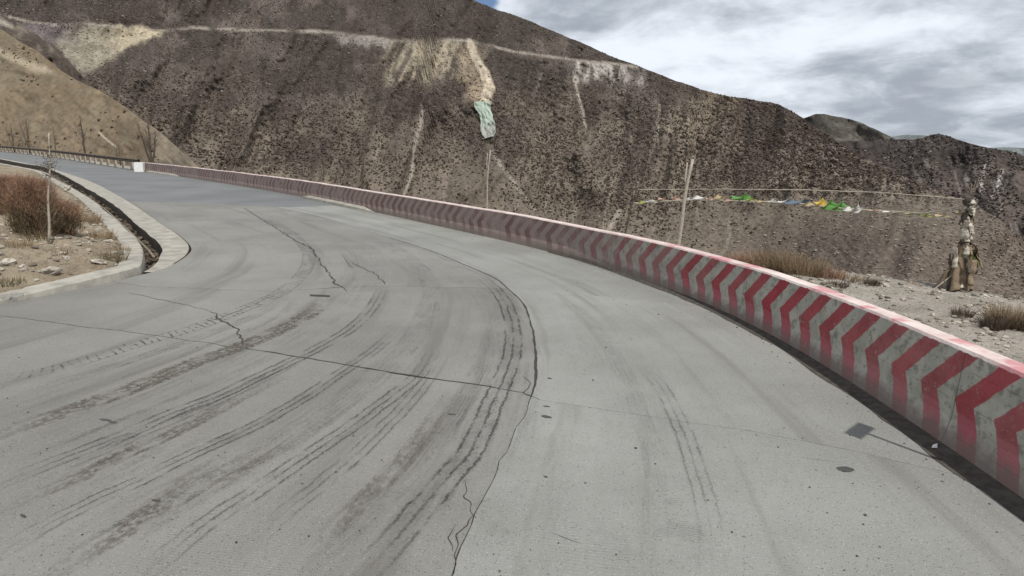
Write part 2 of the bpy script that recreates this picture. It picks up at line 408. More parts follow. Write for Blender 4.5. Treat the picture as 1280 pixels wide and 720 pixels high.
def coons(Lf, Rt, Bt, Tp, nu, nv):
    """patch; Lf/Rt run with v, Bt/Tp run with u"""
    Lf = resample(Lf, n=nv); Rt = resample(Rt, n=nv); Bt = resample(Bt, n=nu); Tp = resample(Tp, n=nu)
    u = np.linspace(0, 1, nu)[:, None, None]; v = np.linspace(0, 1, nv)[None, :, None]
    return ((1 - u) * Lf[None] + u * Rt[None] + (1 - v) * Bt[:, None] + v * Tp[:, None]
            - ((1 - u) * (1 - v) * Bt[0] + u * (1 - v) * Bt[-1] + (1 - u) * v * Tp[0] + u * v * Tp[-1]))
sOut = arclen(OUT)
def slab(Lf, Rt, Bt, Tp, gaps, mat, res=.12):
    nu = int(min(90, max(8, max(arclen(Bt)[-1], arclen(Tp)[-1]) / res))); nv = int(min(90, max(8, max(arclen(Lf)[-1], arclen(Rt)[-1]) / res)))
    P = coons(Lf, Rt, Bt, Tp, nu, nv)
    gl, gr, gb, gt = gaps
    def inset(a, b, g): d = b - a; return a + d / (np.linalg.norm(d, axis=-1, keepdims=True) + 1e-9) * g
    P[0] = inset(P[0], P[1], gl); P[-1] = inset(P[-1], P[-2], gr)
    P[:, 0] = inset(P[:, 0], P[:, 1], gb); P[:, -1] = inset(P[:, -1], P[:, -2], gt)
    V = np.zeros((nu, nv, 3)); V[..., :2] = P
    lu = np.linalg.norm(np.diff(P, axis=0), axis=-1).mean(1); lv = np.linalg.norm(np.diff(P, axis=1), axis=-1).mean(0)
    UU, VV = np.meshgrid(np.r_[0, np.cumsum(lu)], np.r_[0, np.cumsum(lv)], indexing='ij')
    base = Bt[0]
    uv = np.stack([VV + base[1], UU + base[0]], -1).reshape(-1, 2)    # u along the road, v across
    V = V.reshape(-1, 3); Fc = grid_faces(nu, nv)
    idx = np.arange(nu * nv).reshape(nu, nv)
    loop = np.r_[idx[:, 0], idx[-1, 1:], idx[-2::-1, -1], idx[0, -2:0:-1]]
    V2 = V[loop].copy(); V2[:, 2] = -.045; n0 = len(V); m_ = len(loop)
    sk = [(loop[k], n0 + k, n0 + (k + 1) % m_, loop[(k + 1) % m_]) for k in range(m_)]
    V = np.vstack([V, V2]); uv = np.vstack([uv, uv[loop]])
    return link('slab', mesh_np('slab', V, np.vstack([Fc, sk]), mat, uv=uv), road)
for r_ in range(len(trans) - 1):
    (ia, ca, oa), (ib, cb, ob) = nodes_[r_], nodes_[r_ + 1]
    gw = [.003, .004, .009, .006, .006, .003, .002]
    Li = sub(INN, ia[0], ib[0]); Lc = jag(sub(CEN, ca[0], cb[0]), .035, 3 + r_); Lo = sub(OUT, oa[0], ob[0])
    B1 = jag(sub(trans[r_], ia[1], ca[1]), .035, 20 + r_); T1 = jag(sub(trans[r_ + 1], ib[1], cb[1]), .035, 21 + r_)
    B2 = jag(sub(trans[r_], ca[1], oa[1]), .010, 40 + r_); T2 = jag(sub(trans[r_ + 1], cb[1], ob[1]), .010, 41 + r_)
    slab(Li, Lc, B1, T1, (.004, .005, gw[r_], gw[r_ + 1]), M_ROADL)
    slab(Lc, Lo, B2, T2, (.004, .0, gw[r_] * .3, gw[r_ + 1] * .3), M_ROAD)
# the darker blue grey stretch beyond the last joint
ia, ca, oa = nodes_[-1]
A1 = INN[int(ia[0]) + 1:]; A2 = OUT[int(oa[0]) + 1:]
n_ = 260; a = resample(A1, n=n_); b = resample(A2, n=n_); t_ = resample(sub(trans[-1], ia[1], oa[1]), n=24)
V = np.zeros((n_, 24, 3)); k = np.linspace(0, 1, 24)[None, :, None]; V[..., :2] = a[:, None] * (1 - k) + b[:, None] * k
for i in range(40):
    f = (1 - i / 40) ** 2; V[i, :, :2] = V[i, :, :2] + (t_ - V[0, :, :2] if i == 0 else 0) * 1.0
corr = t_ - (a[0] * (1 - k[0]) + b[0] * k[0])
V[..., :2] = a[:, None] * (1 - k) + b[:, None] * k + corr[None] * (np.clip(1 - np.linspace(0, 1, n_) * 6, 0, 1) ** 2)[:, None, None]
tag(link('far_surface', mesh_np('far_surface', V.reshape(-1, 3), grid_faces(n_, 24), M_FARROAD), road), 'smooth blue grey far stretch')

def strip(P, wid, z, name, mat, parent, fade0=.6, fade1=.6, thick=0, fadek=1.0, na=3):
    """flat ribbon with UV (metres along, 0..1 across) and a fade at both ends"""
    P = np.asarray(P); n_ = normals2(P); d = arclen(P); m_ = len(P)
    wv = np.broadcast_to(wid, (m_,)); k = np.linspace(-.5, .5, na)
    V = np.zeros((m_, na, 3)); V[..., :2] = P[:, None] + n_[:, None] * (wv[:, None, None] * k[None, :, None]); V[..., 2] = z
    uv = np.stack([np.repeat(d, na), np.tile(k + .5, m_)], -1)
    fd = np.minimum(1, np.minimum(d / max(fade0, 1e-3), (d[-1] - d) / max(fade1, 1e-3))) * fadek
    return link(name, mesh_np(name, V.reshape(-1, 3), grid_faces(m_, na), mat, uv=uv, col=np.repeat(fd, na)[:, None].repeat(3, 1)), parent)
TR = [('ladder', .26, 1.0, [(-40, 482), (0, 475), (75, 460), (150, 437), (200, 422), (240, 411), (280, 396), (320, 380), (350, 366), (375, 346), (386, 326), (382, 310), (362, 290), (332, 272)]),
      ('rubble', .34, .95, [(-40, 556), (0, 542), (50, 525), (100, 509), (150, 491), (200, 471), (250, 451), (300, 433), (350, 412), (390, 390), (415, 367)]),
      ('grooves', .26, .95, [(-40, 620), (0, 605), (75, 575), (150, 546), (215, 517), (275, 494), (325, 470), (380, 444), (434, 414), (463, 387), (480, 358)]),
      ('rubble', .20, .85, [(-30, 650), (0, 637), (100, 596), (150, 571), (230, 535), (300, 498), (360, 468)]),
      ('grooves', .22, .9, [(-40, 716), (0, 692), (50, 661), (110, 630), (175, 600), (225, 575), (280, 550), (320, 532), (380, 497), (427, 466), (470, 436), (505, 404)]),
      ('rubble', .26, .9, [(20, 745), (60, 717), (150, 665), (215, 627), (260, 600), (320, 572), (360, 549)]),
      ('smear', .40, .85, [(100, 715), (150, 672), (215, 632), (260, 605), (320, 577), (360, 549), (427, 503), (477, 461), (522, 416), (537, 382), (541, 360), (523, 334), (497, 313), (460, 296)]),
      ('grooves', .24, .85, [(150, 745), (175, 721), (225, 681), (280, 640), (325, 610), (370, 580), (430, 540), (477, 505), (526, 466), (545, 430)]),
      ('smear', .26, 1.0, [(350, 735), (380, 708), (427, 670), (477, 625), (517, 585), (557, 535), (582, 495), (602, 458), (614, 412)]),
      ('grooves', .30, 1.0, [(425, 745), (452, 718), (492, 678), (527, 635), (567, 590), (592, 558), (612, 513), (630, 473), (641, 435), (639, 400), (625, 368), (600, 345)]),
      ('smear', .22, .55, [(700, 372), (727, 392), (762, 435), (792, 495), (809, 545), (817, 600), (820, 660), (822, 735)]),
      ('grooves', .22, .5, [(800, 455), (827, 485), (852, 535), (866, 575), (880, 620), (888, 660), (892, 735)]),
      ('smear', .8, .50, [(540, 735), (600, 600), (625, 520), (640, 440), (625, 385), (590, 352), (520, 318)]),
      ('tined', .36, 1.0, [(840, 600), (848, 640), (850, 690), (852, 740)]), ('tined', .42, .8, [(655, 670), (645, 700), (635, 745)]), ('tined', .25, .7, [(760, 650), (765, 700), (765, 745)]),
      ('smear', .9, .50, [(-30, 575), (100, 530), (250, 470), (380, 405), (450, 350), (455, 320), (430, 296)]),
      ('smear', .7, .22, [(810, 735), (815, 640), (806, 560), (780, 480), (745, 420), (690, 370), (640, 340)])]
_b = [t_ for t_ in TR if t_[0] in ('grooves', 'rubble', 'ladder') and t_[3][0][0] < 480 and t_[3][-1][1] < 500]
_r = random.Random(3)
for q in range(len(_b) - 1):
    for f in (.33, .66):
        A_ = resample(np.array(_b[q][3], float), n=12); B_ = resample(np.array(_b[q + 1][3], float), n=12)
        i0 = _r.randrange(0, 4); P_ = (A_ * (1 - f) + B_ * f)[i0:12 - _r.randrange(1, 5)]
        TR.append((_r.choice(['grooves', 'grooves', 'rubble']), _r.uniform(.08, .22), _r.uniform(.45, .8), [tuple(p_) for p_ in P_]))
for i, (kd, wd, fk, pts) in enumerate(TR):
    P = resample(spline(gp(pts), .08), .08)
    P = jag(P, .012, 80 + i); wd = wd * 1.0
    tag(strip(P, wd, .003 + .0003 * i, 'tyre_mark', M_ST[kd], road, 1.0, 1.6, fadek=fk))
def nearest_i(P, q): return int(np.argmin(np.linalg.norm(P[:, :2] - q, axis=1)))
def crack(pts, wd, s, name='crack', amp=.035, z=.0025):
    P = resample(gp(pts), .025); P = jag(P, amp, s); d = arclen(P)
    wv = wd * (.35 + 1.3 * fbm(d * 5, d * 0 + s, 2, s)); wv = wv * np.minimum(1, np.minimum(d, d[-1] - d) / .2 + .15)
    return strip(P, wv, z, name, M_CRACK, road)
crack([(305, 260), (338, 281), (372, 302), (388, 310), (405, 335), (420, 354), (434, 364)], .030, 1, amp=.06)
crack([(160, 366), (203, 375), (263, 389)], .012, 2)
crack([(263, 389), (280, 400), (297, 412), (304, 434)], .020, 3, amp=.06)
crack([(440, 328), (470, 343), (482, 356)], .018, 4, amp=.05)
crack([(427, 318), (440, 335)], .012, 5)
crack([(350, 365), (300, 389), (250, 405)], .009, 6, amp=.05)
crack([(582, 600), (577, 625), (590, 640), (596, 648)], .010, 7, amp=.06)
crack([(566, 690), (560, 672), (570, 655)], .008, 8, amp=.06)
crack([(400, 361), (434, 358)], .02, 10)
def crack_on(P, wd, s_, amp=.012):
    P = jag(resample(P, .025), amp, s_); d = arclen(P); wv = wd * (.2 + 1.5 * fbm(d * 4, d * 0 + s_, 2, s_)) * np.minimum(1, np.minimum(d, d[-1] - d) / .5 + .05)
    return strip(P, wv, .0022, 'crack', M_CRACK, road)
_c0 = nearest_i(CEN, at(660, 500)[:2]); _c1 = nearest_i(CEN, at(478, 294.5)[:2]); crack_on(CEN[_c0:_c1], .026, 61)
_t = trans[2]; crack_on(_t[nearest_i(_t, at(300, 435)[:2]):nearest_i(_t, at(655, 490)[:2])], .018, 62)
crack([(655, 470), (662, 480), (656, 492), (668, 497)], .012, 63, amp=.03)
crack([(566, 720), (575, 690), (570, 668), (584, 650), (596, 640)], .008, 64, amp=.05)
crack([(687, 665), (727, 680)], .004, 11, amp=.01)
crack([(1000, 572), (1060, 580)], .004, 12, amp=.01)
def patch(pts, name, mat, z=.003, lab=None, n=40, jitter=.008):
    P = gp(pts); P = resample(np.vstack([P, P[:1]]), n=n + 1)[:-1]
    P = P + (rng.random(P.shape) - .5) * jitter
    me = bpy.data.meshes.new(name); me.from_pydata([(x, y, z) for x, y in P], [], [list(range(n))[::-1]]); me.materials.append(mat); me.update()
    if me.polygons[0].normal.z < 0: me.flip_normals()
    return tag(link(name, me, road), lab)
patch([(1045 + 0, 586), (1048, 583.5), (1056, 583), (1065, 585), (1069, 588), (1063, 590.5), (1053, 590)], 'tar_spot', M_TAR, .0020, 'small dark oval spot near the barrier')
patch([(387, 368), (412, 369), (413, 371.5), (388, 370.5)], 'pothole', M_CRACK, .0018)
for (x, y, a_, b_) in ((683, 521, 7, 2.2), (683, 508, 5, 1), (132, 525, 8, 1.8), (141, 528, 6, 1.6), (195, 626, 6, 2), (682, 596, 3, 1.5), (687, 473, 3, 1.2), (565, 518, 6, 1.2), (29, 645, 4, 3)):
    q_ = [(x + a_ * math.cos(k_), y + b_ * .8 * math.sin(k_) + b_ * .5 * math.cos(k_)) for k_ in np.linspace(0, 2 * PI, 11)[:-1]]
    patch(q_, 'stain', M_TAR, .0016, n=16, jitter=.004)

# ------------------------------------------------------------------ kerb, apron, ditch on the inner side
ap_in_px = [(178, 341), (190, 333), (199, 323), (204, 314), (203, 309), (192, 298), (174, 283), (156, 267), (138, 253), (120, 242), (104, 233), (85, 222), (66, 213), (52, 208)]
AP = spline([tuple(at(x, y)[:2]) for x, y in ap_in_px] + [(-44, 58.0), (-57, 71), (-76, 88.8)], .15)      # road-side lip of the ditch
ap_road = INN[int(len(near_kerb) - 1):]
# road-side edge of the apron: the part of INN from the kerb nose on
j0 = int(np.argmin(np.linalg.norm(INN - np.array(at(176, 344)[:2]), axis=1)))
def nearest_param(P, Q): return np.array([np.argmin(np.linalg.norm(P - q, axis=1)) for q in Q])
A_ = resample(AP, n=400); B_ = INN[j0:]; B_ = B_[:int(nearest_param(B_, AP[-1:])[0]) + 1]
idx = np.maximum.accumulate(nearest_param(B_, A_)); Bm = B_[idx]
ks = np.ones(9) / 9
for c_ in (0, 1): Bm[4:-4, c_] = np.convolve(Bm[:, c_], ks, 'valid')
prof = [(0, -.5), (0, 0.0), (.08, .012), (.5, .010), (.97, .006), (1.0, -.008)]
V = np.zeros((400, len(prof), 3))
for q, (f, z) in enumerate(prof):
    V[:, q, :2] = A_ * (1 - f) + Bm * f; V[:, q, 2] = z
    if q in (1, 2): V[:, q, :2] += (fbm(np.arange(400) * .25, np.arange(400) * 0 + q, 3, 9)[:, None] - .5) * .06
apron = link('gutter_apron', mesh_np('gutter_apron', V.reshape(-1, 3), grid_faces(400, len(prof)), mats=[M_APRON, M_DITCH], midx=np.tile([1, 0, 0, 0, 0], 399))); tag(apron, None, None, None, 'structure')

# inner kerb: along the near road edge, round the nose and back along the ditch
kin_px = [(179, 338), (179.5, 318), (179, 309), (172, 298), (158, 285), (147, 274), (131, 262), (120, 252), (103, 241), (85, 231), (66, 221), (50, 213)]
KI = [(-11.5, -6), (-10.6, -1), (-9.4, 3.5), (-8.1, 6.8)] + [tuple(at(x, y)[:2]) for x, y in kerb_px] + [tuple(at(168, 344)[:2]), tuple(at(177, 340)[:2]), tuple(at(180, 322, .06)[:2])] + [tuple(at(x, y, .11)[:2]) for x, y in kin_px[2:]] + [(-45, 56.6), (-58, 69.6), (-77, 87.5)]
KI = spline(KI, .12)
nk = len(KI); nn = -normals2(KI)                       # towards the bank
for c_ in (0, 1): nn[10:-10, c_] = np.convolve(nn[:, c_], np.ones(21) / 21, 'valid')
hk = np.interp(KI[:, 1], [0, 9, 10.8, 12.5, 30, 90], [.07, .07, .15, .12, .10, .10]) - .17
wob = (fbm(np.arange(nk) * .09, np.zeros(nk), 3, 5) - .5)
prof = [(-.015, -.55), (0, -.02), (.02, .15), (.05, .17), (.40, .175), (.46, .10), (.48, -.2)]
V = np.zeros((nk, len(prof), 3))
for q, (o_, z) in enumerate(prof):
    V[:, q, :2] = KI + nn * (o_ + (wob[:, None] * .05 if q > 1 else 0)); V[:, q, 2] = z + (wob * .03 + hk * (z > .05) if q > 1 else 0)
kerb = link('kerb', mesh_np('kerb', V.reshape(-1, 3), grid_faces(nk, len(prof))[:, ::-1], M_APRON)); tag(kerb, None, None, None, 'structure')
# ditch floor and walls: between kerb foot and apron lip, 0.5 m deep
j1 = int(np.argmin(np.linalg.norm(KI - np.array(at(179, 338)[:2]), axis=1)))
KD = KI[j1:]; A2_ = resample(AP, n=300); km = np.maximum.accumulate(nearest_param(KD, A2_)); Km = KD[km]
for c_ in (0, 1): Km[3:-3, c_] = np.convolve(Km[:, c_], np.ones(7) / 7, 'valid')
nq = 9; V = np.zeros((300, nq, 3))
for q in range(nq):
    f = q / (nq - 1); e_ = .18
    V[:, q, :2] = A2_ * (1 + e_ - f * (1 + 2 * e_)) + Km * (f * (1 + 2 * e_) - e_)
    V[:, q, 2] = -.55 + .12 * fbm(np.arange(300) * .35, np.full(300, q * .7), 4, 11) - .04
    V[:, q, 2] += .3 * np.clip(1 - np.arange(300) / 7.0, 0, 1)
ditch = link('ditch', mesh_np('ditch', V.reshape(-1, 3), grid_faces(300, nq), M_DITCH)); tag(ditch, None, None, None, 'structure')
# old pipe line lying in the ditch
MIDD = (A2_ * .55 + Km * .45)
mb = MB(); mb.tube([(x, y, -.22) for x, y in MIDD[9:150:3]], .03, 6)
tag(mb.build('pipe', simple('dusty_pipe', (.16, .14, .11), (.24, .21, .17), 6), None, True), 'thin pale pipe lying along the bottom of the dark roadside ditch', 'pipe')

# ------------------------------------------------------------------ inner bank
def ground_mat(name, a, b, c, s1=.6, peb=9.0):
    m_, t = newmat(name); p = t.pos()
    x = t.mix(t.ramp(t.noise(p, s1, 6, .65), .35, .65), a, b)
    x = t.mix(t.m('MULTIPLY', t.ramp(t.noise(p, s1 * 6, 5, .7), .5, .72), .7), x, c)
    vo = t.node('ShaderNodeTexVoronoi', None, Vector=p, Scale=peb); d = vo.outputs['Distance']
    x = t.mix(t.m('MULTIPLY', t.ramp(d, .28, .1), .35), x, tuple(min(1, q * 1.5) for q in b))
    fn = t.noise(p, 45, 3, .7)
    x = t.mix(t.m('MULTIPLY', t.ramp(fn, .5, .35), .4), x, tuple(q * .45 for q in a))
    t.put(t.b.inputs['Base Color'], x)
    h = t.m('ADD', t.m('MULTIPLY', t.ramp(d, .35, 0), .03), t.m('MULTIPLY', t.noise(p, 14, 5, .7), .05))
    bump(t, h, 1.0, 1.0); t.b.inputs['Roughness'].default_value = .95
    return m_
M_BANK = ground_mat('bank_earth', (.21, .170, .120), (.31, .26, .19), (.12, .09, .06), .9, 12.0)
M_SHOULDER = ground_mat('shoulder_gravel', (.245, .22, .185), (.34, .31, .27), (.15, .13, .11), 1.2, 14)
gx = np.r_[-np.geomspace(60, .1, 150)[::1] * 1.5 - 6.0][:, ]
gx = np.concatenate([-6.4 - np.cumsum(np.geomspace(.07, 1.4, 190))[::-1], [-6.4]])
gy = np.concatenate([-9 + np.arange(0, 15, .5), np.arange(6, 18, .09), 18 + np.cumsum(np.geomspace(.1, 1.4, 130))])
GX, GY = np.meshgrid(gx, gy, indexing='ij')
Kl = resample(KI, n=260); polyK = [tuple(p) for p in Kl] + [(-200, 88), (-200, -6)]
sd = sd_poly(GX, GY, polyK)
dd = np.clip(-sd - .38, 0, None)
far = np.hypot(GX, GY)
Zb = .12 + 1.15 * (1 - np.exp(-dd / 3.6)) * np.where(far > 26, np.exp(-(far - 26) / 40), 1)
Zb += sstep(-8.5, -14, GX) * sstep(2.5, 7, dd) * .75 * np.exp(-np.clip(GY - 10, 0, None) / 14)
Zb += (fbm(GX * 1.1, GY * 1.1, 5, 3) - .5) * .30 * np.clip(dd, 0, 1) + (fbm(GX * 5, GY * 5, 3, 8) - .5) * .10 * np.clip(dd * 3, .2, 1)
Zb = np.where(sd > -.36, -.7, Zb)
keep = (sd < .15)
V = np.stack([GX, GY, Zb], -1).reshape(-1, 3); Fc = grid_faces(len(gx), len(gy))
kf = keep.ravel()[Fc].all(1); Fc = Fc[kf]
bank = link('bank_ground', mesh_np('bank_ground', V, Fc, M_BANK, True)); tag(bank, None, None, None, 'structure')
from mathutils.bvhtree import BVHTree
bvh_bank = BVHTree.FromPolygons([tuple(v) for v in V.tolist()], [tuple(f) for f in Fc.tolist()])
def drop(bv, x, y, top=300):
    h = bv.ray_cast(Vector((x, y, top)), Vector((0, 0, -1))); return h[0].z if h[0] else None
def hit(bv, px, py):
    d = Vector([float(q) for q in ray(px, py)]).normalized(); h = bv.ray_cast(Vector((0, 0, EYE)), d); return h[0]

# ------------------------------------------------------------------ outer shoulder and embankment
NO = normals2(OUT); No = NO.copy()
for c_ in (0, 1): No[20:-20, c_] = np.convolve(NO[:, c_], np.ones(41) / 41, 'valid')
shw = np.interp(OUT[:, 1], [-9, 5, 8, 10, 12, 14, 18, 30, 120], [9, 8.6, 6.6, 4.9, 3.3, 2.2, 1.4, 1.2, 1.2])
off = np.r_[.1, .25, .45, np.arange(.6, 9, .12) , 9 + np.cumsum(np.geomspace(.2, 14, 36))]
OX = OUT[::1][:, None] ; U_ = off[None, :]
uo = off[None, :] + 0 * OUT[:, :1]
PX = OUT[:, :1] + No[:, :1] * uo; PY = OUT[:, 1:] + No[:, 1:] * uo
wobl = (fbm(PX * .6, PY * .6, 4, 31) - .5) * 1.2
dn = np.clip(uo - shw[:, None] - wobl, 0, None)
PZ = .02 + (fbm(PX * .9, PY * .9, 5, 21) - .5) * .22 * np.clip(uo / 1.0, .1, 1) + (fbm(PX * 6, PY * 6, 3, 25) - .5) * .07
PZ = PZ - np.where(dn > 0, np.minimum(.62 * dn - .25 * (1 - np.exp(-dn * 1.2)), 75 - 10 * np.exp(-dn / 100)), 0) + (fbm(PX * .12, PY * .12, 4, 5) - .5) * np.clip(dn, 0, 8)
V = np.stack([PX, PY, PZ], -1).reshape(-1, 3); Fc = grid_faces(len(OUT), len(off))
shoulder = link('roadside_ground', mesh_np('roadside_ground', V, Fc[:, ::-1], M_SHOULDER, True)); tag(shoulder, None, None, None, 'structure')
bvh_sh = BVHTree.FromPolygons([tuple(v) for v in V.tolist()], [tuple(f) for f in Fc.tolist()])

# ------------------------------------------------------------------ mountains
def terrain_mat(name, fine=1.2, bumpd=.5, contrast=.35):
    m_, t = newmat(name); p = t.pos()
    a_ = t.n.new('ShaderNodeAttribute'); a_.attribute_name = 'Col'; c = a_.outputs['Color']
    f1 = t.noise(p, fine, 4, .7); f2 = t.noise(p, fine * .25, 4, .65)
    k = t.m('ADD', t.ramp(f1, .3, .7, 1 - contrast, 1 + contrast), t.ramp(f2, .3, .7, -contrast * .5, contrast * .5))
    t.put(t.b.inputs['Base Color'], t.vm('SCALE', c, k)); bump(t, f1, .8, bumpd); t.b.inputs['Roughness'].default_value = 1.0
    t.b.inputs['Specular IOR Level'].default_value = .08
    return m_
M_TER = terrain_mat('mountain_soil', 1.0, .3, .25); M_TERF = terrain_mat('far_mountain', .12, 4.0, .3); M_TAN = terrain_mat('tan_hill', 1.0, .15, .14)
def sheet(name, sky_pts, ybot, k_fn, slope, x0, x1, dx, nrow, disp, color, mat, smooth=True, back=True, rough_sky=1.0):
    """a mountainside: every vertex lies on a sight line from the road, at the distance the slope has there"""
    xs = np.arange(x0, x1 + dx, dx); sx = [p[0] for p in sky_pts]; sy = [p[1] for p in sky_pts]
    top = np.interp(xs, sx, sy) - (fbm(xs * .045, xs * 0, 4, 77) - .5) * 3.5 * rough_sky
    t = np.linspace(0, 1, nrow)
    PXX = np.repeat(xs[:, None], nrow, 1); yb = np.interp(xs, *zip(*ybot)) if isinstance(ybot, list) else np.full(len(xs), ybot)
    PYY = yb[:, None] + (top - yb)[:, None] * t[None]
    dx_, dy_, dz_ = ray(PXX, PYY); hh = np.hypot(dx_, dy_); e = dz_ / hh
    D = k_fn(PXX) / (slope - e) * (1 + disp(PXX, PYY))
    W = np.stack([dx_ / hh * D, dy_ / hh * D, EYE + e * D], -1)
    C = color(PXX, PYY)
    if back:
        Wb = W[:, -1:].copy(); r_ = Wb[..., :2] / np.linalg.norm(Wb[..., :2], axis=-1, keepdims=True)
        rows = []
        for q, zd in ((.04, .012), (.15, .07), (.4, .25)):
            w_ = Wb.copy(); Dn = D[:, -1:, None]; w_[..., :2] += r_ * Dn * q; w_[..., 2] -= Dn[..., 0] * zd; rows.append(w_)
        W = np.concatenate([W] + rows, 1); C = np.concatenate([C] + [C[:, -1:]] * 3, 1)
    nr = W.shape[1]
    o = link(name, mesh_np(name, W.reshape(-1, 3), grid_faces(len(xs), nr)[:, ::-1], mat, smooth, col=C.reshape(-1, 3)))
    tag(o, None, None, None, 'structure')
    return o, W[:, :nrow], PXX, PYY, D
def mixc(c, d, m_): return c * (1 - m_[..., None]) + np.asarray(d) * m_[..., None]

# main mountain with the cut road, scars and gullies
skyA = [(-300, -150), (520, -150), (545, -24), (590, -1), (600, 4), (640, 18), (669, 29), (700, 42), (733, 57), (760, 68), (797, 82), (825, 93), (855, 104), (885, 114), (919, 121), (950, 126), (972, 130), (994, 141), (1004, 147),
        (1030, 166), (1060, 187), (1100, 206), (1140, 225), (1180, 243), (1215, 253), (1250, 275), (1280, 299), (1400, 400), (1500, 470)]
roadA = [(-20, 8), (0, 17), (30, 26), (70, 31), (95, 29), (130, 31), (165, 35), (205, 38), (240, 34), (300, 37), (350, 38), (420, 40), (460, 46), (500, 50), (560, 49), (590, 51), (640, 64), (720, 75), (780, 81), (800, 84)]
RAV = [(104, 96), (95, 84), (78, 66), (62, 48), (80, 36), (130, 31), (185, 36), (204, 39), (160, 60), (128, 78)]
gul = [([(528, 135), (525, 160), (517, 185), (515, 215), (506, 243)], 2.2, .8), ([(718, 96), (722, 118), (727, 134), (732, 160)], 2.6, .9), ([(677, 90), (671, 110), (664, 124)], 1.6, .5),
       ([(775, 262), (765, 280), (755, 300)], 4, .6), ([(612, 180), (625, 205), (655, 245), (668, 262)], 3.0, .5), ([(825, 130), (822, 160), (823, 180)], 1.8, .6), ([(838, 140), (835, 170)], 1.5, .5),
       ([(870, 165), (866, 210), (862, 238)], 2, .35), ([(700, 190), (690, 230), (680, 262)], 3, .25)]
def noisy(x, y, f, s, amp): return (fbm(x * f, y * f, 4, s) - .5) * 2 * amp
def dispA(x, y):
    yr = np.interp(x, [p[0] for p in roadA], [p[1] for p in roadA])
    n1 = fbm(x * .006 + y * .004, y * .0035, 4, 51) - .5                            # broad spurs
    rg = 1 - np.abs(2 * fbm((x + y * .35) * .018, y * .006, 4, 52) - 1)            # gullies run down the fall line
    rg2 = 1 - np.abs(2 * fbm((x + y * .25) * .06, y * .018, 3, 53) - 1)
    d = .16 * n1 - (.080 - .070 * sstep(230, 270, y)) * (rg - .6) - (.016 - .013 * sstep(230, 260, y)) * (rg2 - .6) + (.012 - .009 * sstep(180, 250, y)) * (fbm(x * .3, y * .3, 3, 54) - .5)
    d = d + .02 * sstep(3, -3, y - yr) * (x < 800)                                  # road bench: the slope steps back above it
    for pts, wd, st in gul:
        ds, pr = dist_poly(x, y, pts); d = d + .006 * np.exp(-(ds / (wd * 1.6)) ** 2)
    ds = sd_poly(x, y, RAV); d = d * (1 - .8 * sstep(40, 5, ds)); d = d + .05 * sstep(20, -25, ds)
    # spur right of the pole falls towards the viewer
    d = d - .14 * sstep(900, 1150, x) * sstep(150, 300, y)
    rk = sstep(930, 1040, x) * sstep(150, 190, y) * sstep(270, 230, y)
    d = d + rk * .015 * (np.abs(fbm(x * .09, y * .09, 4, 55) - .5) * 2 - .3)
    return d
